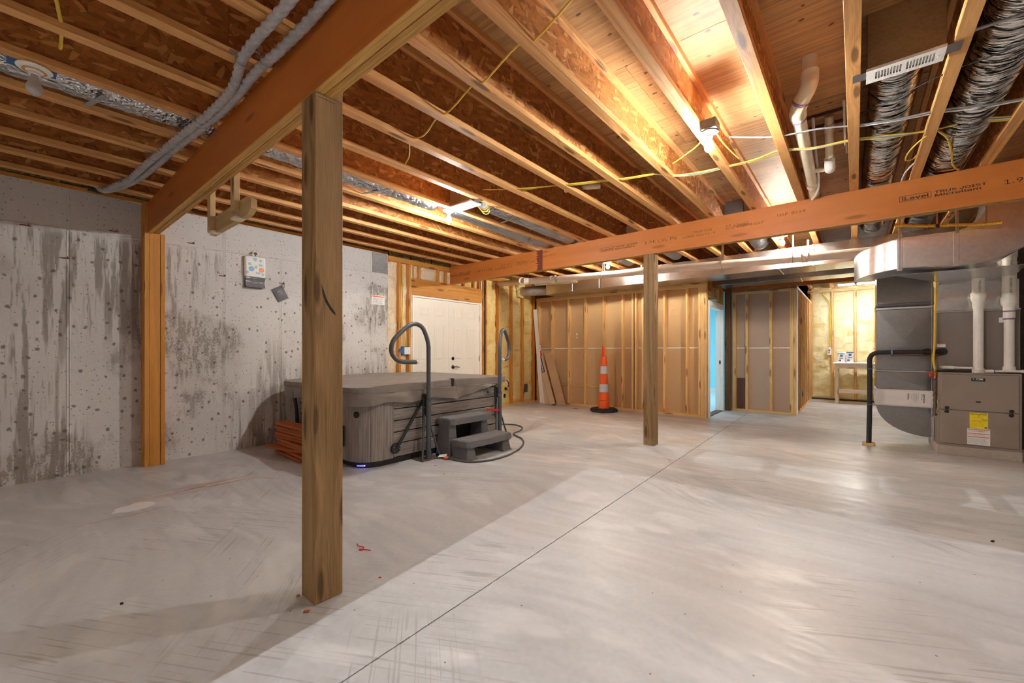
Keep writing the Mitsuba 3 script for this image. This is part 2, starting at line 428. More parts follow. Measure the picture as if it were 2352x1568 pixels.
def galv(name, col, r, sp=.10):
    c = C(col)
    def fc(p, n, uv):
        d, _, k = voronoi((p.x + p.y) * 42, (p.z + .6 * p.y) * 42)
        t = .5 + .5 * (k - .5) + .7 * (fbm((p.x + p.y) * 3, p.z * 3, p.y * 2, 3) - .5)
        return mix([x * (1 - sp) for x in c], [min(x * (1 + sp), .98) for x in c], dr.clip(t, 0, 1))
    def fr(p, n, uv):
        return dr.clip(r + .10 * (fbm((p.x + p.y) * 5, p.z * 9, p.y * 3, 3) - .5), .05, .9)
    return mat(name, proc(fc), proc(fr), metallic=1.0)
M_galv = galv('galvanised', '#d6d7d8', .24)
M_galvR = galv('galvanised_dark_reflection', '#8f8f8f', .30)  # dark reflections of the return drop put into the base colour
M_galvE = galv('galvanised_elbow', '#dcdcdc', .30)
M_steel = mat('zinc_plate', '#a9abad', .35, metallic=1.0)
M_foil = mat('duct_foil', '#dfe0e2', .22, metallic=1.0)
bump('duct_foil', None, lambda p, n, uv: fbm(p.x * 70, p.y * 70, p.z * 70, 3), .016, 1.5e-3)
M_foilR = mat('duct_foil_ribbed', '#dcd9d6', .2, metallic=1.0)
bump('duct_foil_ribbed', None, lambda p, n, uv: noise(uv.x * 120 + 2.2 * noise(uv.x * 6, uv.y * 5, 3), uv.y * 7, 2) * .7 + .4 * fbm(p.x * 30, p.y * 30, p.z * 30, 2), .012, 1.5e-3)

M_pvc = noisy('pvc', '#f1eee6', '#e6e2d6', 4, .35, 30, .2)
M_pvcT = noisy('pvc_aged', '#e9dcc0', '#ddcaa6', 4, .4, 30, .2)
M_purple = mat('pipe_primer', '#9678a6', .5)
M_ink = mat('ink', '#2c2018', .8)
M_inkB = mat('ink_brown', '#6a3316', .8)
M_inkG = mat('ink_grey', '#6c6c6a', .8)
M_black = mat('black_plastic', '#1d1d1f', .45)
M_rubber = noisy('black_rubber', '#232325', '#303033', 30, .8, 200)
M_shaft = mat('unseen_shaft_paint', '#a39c92', .8)
M_white = mat('white_paint', '#f2efe8', .4)
M_porc = mat('porcelain', '#efece6', .25, clearcoat=.4)
M_doorpaint = mat('door_paint', '#eae5d9', .42)
M_bronze = mat('dark_bronze', '#2f2520', .35, metallic=.6)
M_yellow = mat('yellow_cable', '#d9b84a', .5)
M_greycab = mat('grey_cable', '#8f8f90', .5)
M_bluecab = mat('blue_cable', '#6c82ae', .5)
M_whitecab = mat('white_cable', '#dedbd4', .5)
M_blackcab = mat('black_cable', '#26262a', .5)
M_twist = noisy('twisted_sheath', '#a2a1a2', '#b4b3b4', 20, .5, 120)
M_blue = mat('blue_box', '#2f5f94', .5)
M_red = mat('red_plastic', '#d8201c', .4)
M_orange = mat('cone_orange', '#f26322', .4, specular=.5)
def _refl(p, n, uv):
    a = dr.abs(p.x * 60 + p.z * 60 - dr.floor(p.x * 60 + p.z * 60) - .5)
    return mix(C('#bfc0c4'), C('#dcdde0'), smoothstep(.1, .4, a))
M_reflect = mat('reflective_sheet', proc(_refl), .4)
M_furn = noisy('furnace_paint', '#8d8074', '#968a7e', 3, .42, 60, .2)
M_furnD = mat('furnace_grey', '#7d746d', .45)
M_fbase = noisy('furnace_base', '#aca497', '#b9b2a6', 3, .5, 60)
M_label = mat('paper_white', '#ecebe7', .7)
M_labY = mat('paper_yellow', '#f5df24', .6)
M_labO = mat('paper_orange', '#e2611e', .6)
M_badge = mat('badge_navy', '#1c2733', .4)
M_brass = mat('brass', '#b98a4a', .35, metallic=.9)
M_iron = noisy('black_iron', '#4d4540', '#6a5f58', 40, .5, 200)
M_copper = mat('copper', '#b4693f', .3, metallic=1.0)
M_card = noisy('cardboard', '#b4926c', '#c3a27c', 6, .8, 90)
M_cardD = noisy('cardboard_dark', '#8d6f48', '#9c7c54', 6, .8, 90)
M_spray = mat('spray_foam_bead', '#d9b779', .8)
M_cover = noisy('cover_vinyl', '#7b736c', '#857d75', 12, .48, 160, specular=.5)
M_coverS = M_cover
def _cab(p, n, uv):
    u, v = uv.x, uv.y
    g = noise(u * 3.0, v * 170, 2) * .6 + noise(u * 9, v * 420, 4) * .4
    return mix(C('#77706a'), C('#99918a'), smoothstep(.2, .8, g))
M_cab = mat('tub_cabinet', proc(_cab), .5)
M_acryl = mat('tub_shell', '#dedad6', .25)
M_step = noisy('step_plastic', '#66676a', '#6f7073', 30, .5, 300)
def _tread(p, n, uv):
    a = (p.x + p.y) * 190; b = (p.x - p.y) * 190
    d = dr.maximum(dr.abs(a - dr.floor(a) - .5), dr.abs(b - dr.floor(b) - .5))
    return mix(C('#5f5f61'), C('#8a8886'), smoothstep(.32, .45, d))
M_tread = mat('step_tread', proc(_tread), .55)
M_rail = mat('rail_paint', '#4c5053', .38, specular=.5)
M_railf = noisy('rail_foam', '#3b3d3f', '#444648', 60, .7, 300)
M_railb = mat('rail_bracket', '#24272b', .45)
M_bag = mat('grey_vinyl_bag', '#6d6c70', .45)
M_clear = mat('clear_bag', '#77787a', .25, specular=.6)
M_cyan = mat('cyan_wall', '#a5e2ec', .6)
M_bedfloor = mat('pale_vinyl', '#c6d4dd', .5)
M_dark = noisy('dark_board', '#3a2a22', '#4b372c', 4, .7, 50)
M_tgreen = mat('carton_teal', '#2b8f96', .6)
M_tblue = mat('carton_blue', '#3a62a8', .6)
M_worktop = mat('worktop', '#eceae6', .35)
M_navy = mat('carton_navy', '#343350', .6)
M_plank = wood('floor_plank', '#d2b89a', '#bfa184', ring=40, knots=.0, rough=.5, contrast=.5)
M_trim = wood('primed_trim', '#ece6da', '#e2d9c9', ring=20, knots=.0, rough=.5, contrast=.3)
M_glow = mat('lens_white', '#f4f2ee', .3)

# ================================================================ THE SETTING
ZJ, ZS = 2.655, 2.957                 # joist bottom, subfloor bottom
XW = -5.63                            # inner face of the left wall

# ---- floor: slab with a sawn control joint
def make_floor():
    ys = np.concatenate([np.arange(-2.3, 7.0, .018), [7.4, 9.0, 12.6]])
    jr = np.random.default_rng(3)
    xc = -1.376 - .0195 * np.clip(ys, 0, 9)
    w = .0024 + .0016 * jr.random(len(ys)); j1 = (jr.random(len(ys)) - .5) * .0018
    xl, xr = xc - w + j1, xc + w + j1
    n = len(ys)
    def strip(xa, xb, za, zb):
        v = np.concatenate([np.stack([np.broadcast_to(xa, n), ys, np.full(n, za)], 1), np.stack([np.broadcast_to(xb, n), ys, np.full(n, zb)], 1)])
        i = np.arange(n - 1)
        return v, np.vstack([np.stack([i, n + i, n + i + 1], 1), np.stack([i, n + i + 1, i + 1], 1)]), None
    under = box((-5.9, -2.4, -.12), (3.2, 12.8, -.02))
    m = cat([strip(-5.85, xl, 0, 0), strip(xr, 3.1, 0, 0), strip(xl, xl, 0, -.008), strip(xr, xr, -.008, 0), (under[0], under[1], None)])
    k = struct('floor', m, M_floor, 'grey troweled concrete floor with a sawn joint')
    part(k, 'control_joint', strip(xl, xr, -.0075, -.0075), M_joint, label='dark dirt-filled sawn joint in the concrete')
make_floor()

# ---- subfloor panels over the joists
WELL = (-.793, -2.36, 1.15, .855)      # opening of the unseen stairwell in the subfloor
WELL2 = (-2.42, -2.36, -.93, -1.10)    # added opening beside it for the fill lamp
k_ceil = struct_group('ceiling', 'bare plywood subfloor above the joists')
for r in range(13):
    y0 = -2.4 + 1.2192 * r
    off = -.8 * (r % 2)
    for c in range(5):
        x0 = max(-6.0 + off + 2.4384 * c, -5.8); x1 = min(-6.0 + off + 2.4384 * (c + 1), 3.1)
        y1 = min(y0 + 1.2192, 12.7)
        if x1 - x0 < .05 or y1 - y0 < .05: continue
        P_ = sbox(x0 + .0015, y0 + .0015, x1 - .0015, y1 - .0015).difference(sbox(*WELL)).difference(sbox(*WELL2))
        for g in getattr(P_, 'geoms', [P_]):
            if g.area > .01: part(k_ceil, 'panel', prism(g, ZS, ZS + .018, 'xy'), M_ply)
for q in ((-5.9, -2.5, WELL2[0], WELL[3]), (WELL2[0], WELL2[3], WELL[0], WELL[3]), (WELL2[2], -2.5, WELL[0], WELL2[3]), (WELL[2], -2.5, 3.2, WELL[3]), (-5.9, WELL[3], 3.2, 12.8)):
    part(k_ceil, 'backing', box((q[0], q[1], ZS + .02), (q[2], q[3], ZS + .04)), M_ply)
# unseen stairwell behind the camera: placed to throw the sharp-edged light onto the slab
WX0, WY0, WX1, WY1 = WELL
SH = 'unseen stairwell wall above and behind the camera, placed to screen its lamp'
struct('wall_unseen_stairwell', box((WX0 - .12, -4.6, ZS + .02), (WX0, WY1, 6.8)), M_shaft, SH)
struct('wall_unseen_stairwell', box((WX1 + .6, -4.6, ZS + .02), (WX1 + .72, WY1, 6.8)), M_shaft, SH)
struct('wall_unseen_stairwell', box((WX0, WY1, ZS + .02), (WX1 + .6, WY1 + .03, 6.8)), M_shaft, SH)
struct('wall_unseen_stairwell', box((WX0, -4.6, ZS + .02), (WX1 + .6, -4.5, 6.8)), M_shaft, SH)
struct('ceiling_unseen_stairwell', box((WX0 - .1, -4.6, 6.8), (WX1 + .7, WY1 + .1, 6.9)), M_shaft, 'unseen stairwell ceiling over the lamp that lights the floor patch')
struct('floor_unseen_landing', box((WX0, -4.6, ZS + .02), (WX1 + .6, WY0, ZS + .04)), M_shaft, 'unseen landing floor of the stairwell that lights the slab')
for q in ((WELL2[0] - .1, -2.46, WELL2[0], -1.0), (WELL2[2], -2.46, WELL2[2] + .015, -1.0), (WELL2[0], -1.10, WELL2[2], -1.0), (WELL2[0], -2.46, WELL2[2], -2.36)):  # added shaft that only carries the fill lamp
    struct('wall_added_shaft', box((q[0], q[1], ZS + .02), (q[2], q[3], 5.4)), M_shaft, 'wall of the added fill-light opening behind the camera, out of view')
struct('ceiling_added_shaft', box((WELL2[0] - .1, -2.46, 5.4), (WELL2[2] + .015, -1.0, 5.5)), M_shaft, 'ceiling over the added fill-light opening, out of view')
struct('trim_unseen_stairwell', prism([(.86, 2.655), (.37, 2.655), (-1.6, 2.14), (-2.28, 2.14), (-2.28, 2.97), (.86, 2.97)], -.790, -.772, 'yz'), M_pine, 'unseen sloping board placed to cut the left edge of the floor light')  # unseen board, shaped to slant the edge of the floor light
struct('trim_unseen_stairwell', box((WX1, -2.36, 2.655), (WX1 + .04, WY1, 2.957)), M_pine, 'unseen wooden header of the stairwell opening that lights the slab')

# ---- left foundation wall
k = struct('wall_left', cat([box((XW - .2, -2.4, -.05), (XW, 3.77, 2.668)), ]), M_wall, 'stained poured concrete foundation wall')
for y in (.350, 1.586, 3.482):
    for d in (-.010, .010):
        part(k, 'form_seam', box((XW - .002, y + d - .003, .01), (XW + .0045, y + d + .003, 2.655), .002), M_wall)
for d in (-.008, .008):
    part(k, 'form_seam', box((XW - .002, 2.20 + d - .003, .01), (XW + .0045, 2.20 + d + .003, 2.31), .002), M_wall)
part(k, 'pour_line', lin(box((XW - .004, 0, -.006), (XW + .007, 6.1, .006), .003), rot((1, 0, 0), 1.1), (0, -2.35, 2.235)), M_wall)
M_rust = noisy('rusty_steel', '#6b4228', '#8e6a4c', 60, .8, 300)
for (y, z) in ((.331, 2.022), (1.279, 2.348), (1.573, 2.03), (1.902, 2.345), (2.216, 2.025), (.095, 2.27), (.662, 2.345), (-.62, 2.25)):
    part(k, 'form_tie', cat([box((XW - .002, y - .038, z - .009), (XW + .004, y + .03, z + .002), .001), box((XW, y + .012, z - .004), (XW + .03, y + .018, z + .012), .001)]), M_rust)
part(k, 'grey_patch', box((XW - .01, 3.49, 2.345), (XW + .003, 3.765, 2.66), .001), M_wallgrey, label='square of darker grey smooth concrete')
part(k, 'sill_plate', box((XW - .14, -2.35, 2.668), (XW + .002, 3.77, 2.706), .002), M_pineO, label='wooden sill plate')
def lumpy(lo, hi, amp, seed, step=.022):
    """Block whose faces are lumpy."""
    m = trimesh.Trimesh(*box(lo, hi)[:2], process=True)
    m = m.subdivide_to_size(step * 1.6)
    v = np.array(m.vertices); n = np.array(m.vertex_normals)
    v = v + n * ((meshkit.fbm(v * 18, 3, seed) - .5) * 2 * amp)[:, None]
    return v, np.array(m.faces), None
for i, y in enumerate(np.arange(-2.3, 3.7, .43)):
    part(k, 'rim_insulation', lumpy((XW - .16, y + .02, 2.715), (XW - .02, y + .41, 2.95), .02, i), M_wool, True, label='tuft of brown mineral wool above the sill')
    part(k, 'rim_block', box((XW - .15, y - .018, 2.706), (XW - .01, y + .018, 2.957), .002), M_osb)

# ---- framed, foamed wall with the double door (same plane)
def foam_sheet(o, du, dv, amp, seed, step=.02):
    L, W = np.linalg.norm(dv), np.linalg.norm(du)
    def f(p, a, b):
        e = np.minimum(np.minimum(a, 1 - a) * W, np.minimum(b, 1 - b) * L)
        lump = meshkit.fbm(p * np.array([9, 9, 7.0]), 3, seed) - .35
        return amp * (lump * 1.5 + .35 * (meshkit.noise(p * 45, seed) - .5)) - .03 * np.exp(-e / .035)
    return grid(o, du, dv, max(3, int(W / step)), max(3, int(L / step)), f)
k = struct_group('wall_entry', 'framed wall with sprayed foam between studs')
labels[k]['label'] = 'framed outer wall with spray foam around the double door'
part(k, 'sheathing', box((XW - .16, 3.775, 0), (XW - .115, 4.235, ZJ)), M_osb)
part(k, 'sheathing', box((XW - .16, 5.89, 0), (XW - .115, 12.6, ZJ)), M_osb)
part(k, 'sheathing', box((XW - .16, 4.235, 2.12), (XW - .115, 5.89, ZJ)), M_osb)
stud_y = [3.975, 4.165, 5.905, 6.005, 6.36, 6.80, 7.19, 7.60]
for y in stud_y:
    part(k, 'stud', box((XW - .115, y, .04), (XW, y + .038, 2.58), .002), M_pineO)
part(k, 'stud', box((XW - .115, 4.205, .04), (XW - .004, 4.24, 2.58), .002), M_foamP, label='trimmer stud smeared with pale foam')
part(k, 'stud', box((XW - .115, 5.868, .04), (XW - .004, 5.896, 2.58), .002), M_foamP, label='trimmer stud smeared with pale foam')
part(k, 'bottom_plate', box((XW - .115, 5.90, 0), (XW, 7.66, .04), .002), M_pine)
part(k, 'bottom_plate', box((XW - .115, 3.775, 0), (XW, 4.24, .04), .002), M_pine)
part(k, 'top_plate', box((XW - .115, 3.775, 2.58), (XW, 7.66, 2.655), .002), M_pineO)
for y0, y1, m in ((3.78, 3.973, M_foamP), (4.015, 4.163, M_foamP), (5.945, 6.003, M_foam), (6.045, 6.358, M_foam), (6.40, 6.798, M_foam), (6.84, 7.188, M_foam), (7.23, 7.598, M_foam)):
    part(k, 'foam_fill', foam_sheet((XW - .045, y0, .04), (0, y1 - y0, 0), (0, 0, 2.54), .03, int(y0 * 37)), m, True)
# header and cripples over the door
part(k, 'header', box((XW - .12, 4.215, 2.09), (XW + .004, 5.885, 2.365), .003), M_pineO, label='wide golden wooden header over the double door')
for y in (4.232, 4.372, 4.78, 4.955, 5.40, 5.66, 5.81):
    part(k, 'cripple', box((XW - .115, y, 2.367), (XW - .002, y + .036, 2.58), .002), M_pineO)
for y0, y1, m in ((4.27, 4.37, M_foamP), (4.41, 4.778, M_foamP), (4.818, 4.953, M_foamP), (4.993, 5.398, M_foamP), (5.438, 5.658, M_foam), (5.698, 5.808, M_foam)):
    part(k, 'foam_fill', foam_sheet((XW - .035, y0, 2.367), (0, y1 - y0, 0), (0, 0, .213), .03, int(y0 * 41)), m, True)
for y in np.arange(3.8, 7.4, .43):
    part(k, 'rim_insulation', lumpy((XW - .13, y, 2.66), (XW - .01, y + .40, 2.95), .022, int(y * 10)), M_wool if y < 5 else M_foam, True)
for y, m in ((2.76, M_foam),): pass

# ---- double door
k = thing('entry_door', 'closed pair of cream six-panel doors in the foam-insulated wall', 'door')
fr = cat([box((XW - .11, 4.246, 0), (XW - .005, 4.274, 2.086), .002), box((XW - .11, 5.848, 0), (XW - .005, 5.870, 2.086), .002), box((XW - .11, 4.274, 2.058), (XW - .005, 5.848, 2.086), .002)])
part(k, 'frame', fr, M_white)
part(k, 'threshold', box((XW - .12, 4.274, 0), (XW + .01, 5.848, .02), .003), M_steel)
def door_leaf(y0, y1):
    lf = part(k, 'leaf', box((XW - .075, y0, .022), (XW - .030, y1, 2.054), .002), M_doorpaint)
    w = (y1 - y0 - .335) / 2
    for yy in (y0 + .115, y0 + .22 + w):
        for z0, z1 in ((1.735, 1.93), (.98, 1.62), (.25, .825)):
            ring = Polygon(sbox(yy, z0, yy + w, z1).exterior, [sbox(yy + .016, z0 + .016, yy + w - .016, z1 - .016).exterior])
            bead = prism(ring, XW - .031, XW - .026, 'yz')
            A = np.array([[yy + .03, z0 + .03], [yy + w - .03, z0 + .03], [yy + w - .03, z1 - .03], [yy + .03, z1 - .03]])
            Bq = np.array([[yy + .055, z0 + .055], [yy + w - .055, z0 + .055], [yy + w - .055, z1 - .055], [yy + .055, z1 - .055]])
            v = np.vstack([np.column_stack([np.full(4, XW - .0305), A]), np.column_stack([np.full(4, XW - .024), Bq])])
            f = [[4, 5, 6], [4, 6, 7]] + sum(([[i, (i + 1) % 4, 4 + (i + 1) % 4], [i, 4 + (i + 1) % 4, 4 + i]] for i in range(4)), [])
            part(lf, 'raised_panel', cat([bead, (v, np.array(f), None)]), M_doorpaint)
    return lf
l1 = door_leaf(4.277, 5.056); l2 = door_leaf(5.062, 5.845)
part(k, 'astragal', box((XW - .034, 5.048, .022), (XW - .026, 5.066, 2.054), .002), M_doorpaint)
for y in (4.276, 5.846):
    for z in (.25, 1.02, 1.79):
        part(k, 'hinge', cat([box((XW - .03, y - .012, z - .05), (XW - .024, y + .012, z + .05), .001), cyl((XW - .022, y, z - .05), (XW - .022, y, z + .05), .006, 8)]), M_steel)
RX = np.array([[0, 0, 1], [0, 1, 0], [-1, 0, 0]])   # z of a lathe -> +x
part(k, 'deadbolt', lathe([(0, 0), (.032, 0), (.033, .006), (.026, .014), (.012, .016), (.010, .022), (0, .022)], 20, (XW - .03, 5.155, 1.023), RX), M_bronze, 40)
hd = part(k, 'lever_handle', cat([lathe([(0, 0), (.034, 0), (.035, .006), (.026, .014), (.012, .018), (.011, .05), (0, .05)], 20, (XW - .03, 5.155, .868), RX),
    tube(smooth_path([(XW + .015, 5.155, .868), (XW + .02, 5.20, .872), (XW + .02, 5.24, .862), (XW + .018, 5.27, .866), (XW + .014, 5.283, .860)], 5), [.009] * 5 + [.0085] * 6 + [.007] * 5 + [.006] * 5, 8)]), M_bronze, 40)

# ---- partition 1: studs with the back of drywall
Y1 = 7.66
k = struct_group('wall_partition', 'stud partition showing the brown paper back of drywall')
for x0, x1 in ((-5.61, -5.535), (-5.212, -5.174), (-5.16, -5.122), (-4.78, -4.742), (-4.375, -4.337), (-3.955, -3.917), (-3.545, -3.507), (-3.335, -3.297), (-3.272, -3.234), (-3.135, -3.097), (-2.73, -2.692), (-2.33, -2.292), (-2.115, -2.077), (-2.018, -1.98)):
    if x0 == -5.16: continue
    part(k, 'stud', box((x0, Y1, .038), (x1, Y1 + .089, 2.276), .002), M_pine)
part(k, 'stud', box((-2.075, Y1 + .001, .038), (-2.02, Y1 + .088, 2.276), .002), M_pine)
part(k, 'bottom_plate', box((-5.62, Y1, 0), (-1.978, Y1 + .089, .038), .002), M_pine)
part(k, 'top_plate', box((-5.62, Y1, 2.276), (-1.978, Y1 + .089, 2.314), .002), M_pine)
part(k, 'top_plate', box((-5.62, Y1, 2.315), (-1.978, Y1 + .089, 2.352), .002), M_pine)
xs = [-5.62, -3.90, -1.99]
for i in range(2):
    for z0, z1 in ((.02, 1.208), (1.226, 2.44)):
        part(k, 'drywall_sheet', box((xs[i] + .001, Y1 + .0895, z0), (xs[i + 1] - .001, Y1 + .102, min(z1, 2.33)), .001), M_paper)
part(k, 'taped_seam', box((-5.62, Y1 + .093, 1.205), (-1.99, Y1 + .1, 1.229)), M_gyp, label='white horizontal drywall seam')

# ---- short wall with the open doorway to the finished room
XD = -1.975
k = struct_group('wall_doorway', 'short framed wall beside the open doorway')
part(k, 'stud', box((XD - .10, 7.75, .038), (XD - .012, 7.788, 2.60), .002), M_pineO)
part(k, 'stud', box((XD - .10, 8.855, .038), (XD - .012, 8.892, 2.60), .002), M_pineO)
part(k, 'header_block', box((XD - .10, 7.80, 2.13), (XD - .012, 8.02, 2.22), .002), M_pine)
part(k, 'header_block', box((XD - .10, 8.14, 2.10), (XD - .010, 8.52, 2.30), .002), M_tan, label='stamped wooden block above the doorway')
for i, s in enumerate(('SPF', 'KD-HT', 'S-DRY')):
    part(k, 'grade_stamp', text(s, .038, (XD - .009, 8.19, 2.245 - .05 * i), (0, 1, 0), (0, 0, 1), .0006, True), M_ink)
part(k, 'cripple', box((XD - .10, 8.04, 2.11), (XD - .012, 8.078, 2.60), .002), M_pineO)
part(k, 'cripple', box((XD - .10, 8.56, 2.11), (XD - .012, 8.598, 2.60), .002), M_pineO)
part(k, 'drywall_sheet', box((XD - .115, 7.79, 2.10), (XD - .102, 8.90, 2.60), .001), M_paper)
k = thing('door_casing', 'white painted casing and jamb of the open doorway to the blue room', 'door frame')
for y0, y1 in ((7.789, 7.872), (8.792, 8.858)):
    part(k, 'casing', cat([box((XD - .012, y0, 0), (XD + .002, y1, 2.045), .002), box((XD - .004, y0 + .012, 0), (XD + .007, y1 - .012, 2.03), .003)]), M_white)
part(k, 'casing', cat([box((XD - .012, 7.789, 1.965), (XD + .003, 8.858, 2.048), .002), box((XD - .004, 7.80, 1.977), (XD + .007, 8.847, 2.035), .003)]), M_white)
part(k, 'jamb', box((XD - .135, 7.852, 0), (XD - .010, 7.872, 1.965), .002), M_white)
part(k, 'jamb', box((XD - .135, 8.792, 0), (XD - .010, 8.812, 1.965), .002), M_white)
part(k, 'jamb', box((XD - .135, 7.872, 1.945), (XD - .010, 8.792, 1.965), .002), M_white)
part(k, 'door_stop', box((XD - .075, 8.78, 0), (XD - .045, 8.793, 1.945), .002), M_white)
part(k, 'strike_plate', box((XD - .066, 8.778, .905), (XD - .038, 8.7795 + .0125, .975), .001), M_bronze)
part(k, 'sill_strip', box((XD - .13, 7.86, 0), (XD + .0, 8.80, .012), .003), M_brownboard)

# ---- finished room behind the doorway
k = struct('wall_bedroom_far', box((-5.5, 12.28, 0), (-.92, 12.36, 2.33)), M_cyan, 'pale cyan wall of the finished room')
struct('wall_bedroom_left', box((-5.56, 7.77, 0), (-5.50, 12.3, 2.33)), M_cyan, 'pale cyan side wall of the finished room')
struct('wall_bedroom_near', box((-5.5, 7.763, 0), (-2.10, 7.775, 2.33)), M_cyan, 'painted near wall of the finished room')
struct('wall_bedroom_right', box((-.93, 9.136, 0), (-.916, 12.3, 2.33)), M_cyan, 'painted right wall of the finished room')
struct('wall_bedroom_jog', box((-2.10, 9.124, 0), (-.92, 9.136, 2.33)), M_cyan, 'painted jog of the finished room')
struct('ceiling_bedroom', box((-5.5, 7.765, 2.333), (-2.06, 12.3, 2.345)), M_white, 'white ceiling of the finished room')
struct('ceiling_bedroom', box((-2.06, 9.125, 2.333), (-.92, 12.3, 2.345)), M_white, 'white ceiling of the finished room, corner part')
struct('floor_bedroom', box((-5.5, 7.765, .001), (-2.02, 12.28, .010)), M_bedfloor, 'pale bluish floor of the finished room')
struct('floor_bedroom', box((-2.02, 9.12, .001), (-.93, 12.28, .010)), M_bedfloor, 'pale bluish floor of the finished room')
k = struct_group('baseboard_bedroom', 'white baseboard of the finished room')
part(k, 'board', box((-5.5, 12.262, .01), (-.93, 12.28, .12), .002), M_white)
part(k, 'cap', box((-5.5, 12.268, .12), (-.93, 12.28, .145), .004), M_white)
k = thing('unseen_bedroom_lamp', 'unseen round lamp, out of view, placed to light the finished room', 'lamp')
part(k, 'pan', lathe([(0, 0), (.17, 0), (.18, -.02), (.17, -.035), (0, -.035)], 28, (-3.4, 10.0, 2.333)), M_white)
part(k, 'diffuser', lathe([(.16, -.036), (.14, -.055), (.08, -.068), (0, -.072)], 28, (-3.4, 10.0, 2.333)), M_glow, emitter={'type': 'area', 'radiance': {'type': 'rgb', 'value': BEDROOM_UNSEEN}})

# ---- partition 2 (facing the furnace) and the utility wall along the hall
Y2 = 9.02
k = struct_group('wall_utility', 'stud partition with greyish drywall back')
for x0, x1 in ((-1.852, -1.797), (-1.632, -1.590), (-1.236, -1.188), (-.918, -.862)):
    part(k, 'stud', box((x0, Y2, .038), (x1, Y2 + .089, 2.258), .002), M_pine)
part(k, 'stud', box((-.860, Y2 + .001, .038), (-.816, Y2 + .088, 2.258), .002), M_pine)
part(k, 'bottom_plate', box((-1.86, Y2, 0), (-.816, Y2 + .089, .038), .002), M_pine)
part(k, 'top_plate', box((-1.86, Y2, 2.258), (-.816, Y2 + .089, 2.30), .002), M_pine)
for z0, z1 in ((.02, 1.208), (1.226, 2.40)):
    part(k, 'drywall_sheet', box((-1.90, Y2 + .0895, z0), (-.83, Y2 + .102, min(z1, 2.33)), .001), M_paperG)
part(k, 'taped_seam', box((-1.87, Y2 + .093, 1.205), (-.83, Y2 + .1, 1.229)), M_gyp, label='white horizontal drywall seam')
k = struct_group('wall_hall', 'row of studs along the hall to the utility room')
part(k, 'drywall_edge', box((-.815, Y2 - .002, 0), (-.800, Y2 + .105, 2.334), .001), M_gyp, label='white gypsum edge at the corner')
for i in range(8):
    y = 9.135 + .408 * i
    part(k, 'stud', box((-.90, y, .038), (-.812, y + .038, 2.30), .002), M_pine)
part(k, 'bottom_plate', box((-.90, Y2 + .10, 0), (-.812, 12.36, .038), .002), M_pine)
part(k, 'top_plate', box((-.90, Y2 + .10, 2.30), (-.812, 12.36, 2.34), .002), M_pine)
part(k, 'drywall_sheet', box((-.914, Y2 + .10, .02), (-.902, 12.36, 2.33), .001), M_paper)
part(k, 'outlet_box', box((-.86, 10.22, .24), (-.815, 10.28, .34), .003), M_blue, label='small blue outlet box')

# ---- far foam wall of the utility room
Y3 = 12.40
k = struct_group('wall_far', 'far wall with pale spray foam between studs')
part(k, 'sheathing', box((-.9, Y3 + .09, 0), (3.1, Y3 + .14, ZS)), M_osb)
fx = [-.845, -.44, -.02, .335, .74, 1.15, 1.56, 1.97, 2.4, 2.8]
for x in fx: part(k, 'stud', box((x, Y3, .038), (x + .042, Y3 + .09, 2.56), .002), M_pine)
part(k, 'bottom_plate', box((-.9, Y3 + .005, 0), (3.0, Y3 + .09, .03), .002), M_dark)
part(k, 'top_plate', box((-.9, Y3 - .004, 2.56), (3.0, Y3 + .09, 2.618), .002), M_pine)
for i in range(len(fx) - 1):
    part(k, 'foam_fill', foam_sheet((fx[i] + .044, Y3 + .03, .03), (fx[i + 1] - fx[i] - .046, 0, 0), (0, 0, 2.53), .03, 300 + i, .022), M_foamF, True)
    part(k, 'rim_foam', foam_sheet((fx[i] + .01, Y3 + .05, 2.62), (fx[i + 1] - fx[i], 0, 0), (0, 0, .33), .03, 340 + i, .03), M_foamF, True)

# ---- rest of the shell, outside or at the rim of the frame
struct('wall_right', box((2.95, -2.4, -.05), (3.15, 12.7, 2.97)), M_wall, 'concrete wall on the right, out of view')
struct('wall_rear', box((-5.8, -2.5, -.05), (3.1, -2.3, 2.97)), M_wall, 'concrete wall behind the camera')
struct('wall_stair', box((1.42, 7.62, 0), (2.95, 7.72, ZJ)), M_dark, 'dark boarded wall behind the furnace')

# ---- wooden pilaster against the left wall
k = thing('wall_column', 'golden built-up wooden column against the concrete wall under the near beam', 'post')
part(k, 'stud', box((XW, .860, 0), (-5.462, .896, 2.655), .002), M_pineO)
part(k, 'stud', box((-5.52, .898, 0), (-5.468, .984, 2.352), .002), M_pineO, label='wider middle stud')
part(k, 'stud', box((XW, .986, 0), (-5.462, 1.021, 2.352), .002), M_pineO)
part(k, 'stud', box((XW, .898, 0), (-5.522, .984, 2.352), .002), M_pineO)
for z in np.arange(.12, 2.3, .2):
    pass

# ---- beams
def screws(parent, spots, yface):
    for x, z in spots: part(parent, 'nail', lathe([(0, 0), (.006, 0), (.005, .002), (0, .003)], 8, (x, yface, z), np.array([[1, 0, 0], [0, 0, -1], [0, 1, 0]])), M_steel)
k = thing('support_beam', 'dark red-brown laminated beam resting on the near wooden post', 'beam')
part(k, 'ply', cat([box((-5.62, .888, 2.3525), (2.95, .9315, ZJ), .0015)]), M_lvl)
part(k, 'ply', box((-5.62, .9335, 2.352), (2.95, .977, ZJ), .0015), M_lvl)
part(k, 'bottom_edge', box((-5.615, .8888, 2.3505), (2.94, .9305, 2.3535)), M_lvlE, label='pale layered bottom edge')
part(k, 'bottom_edge', box((-5.615, .9345, 2.3500), (2.94, .9762, 2.353)), M_lvlE, label='pale layered bottom edge')
k = thing('support_beam', 'orange laminated beam with black stamps on the far wooden post', 'beam')
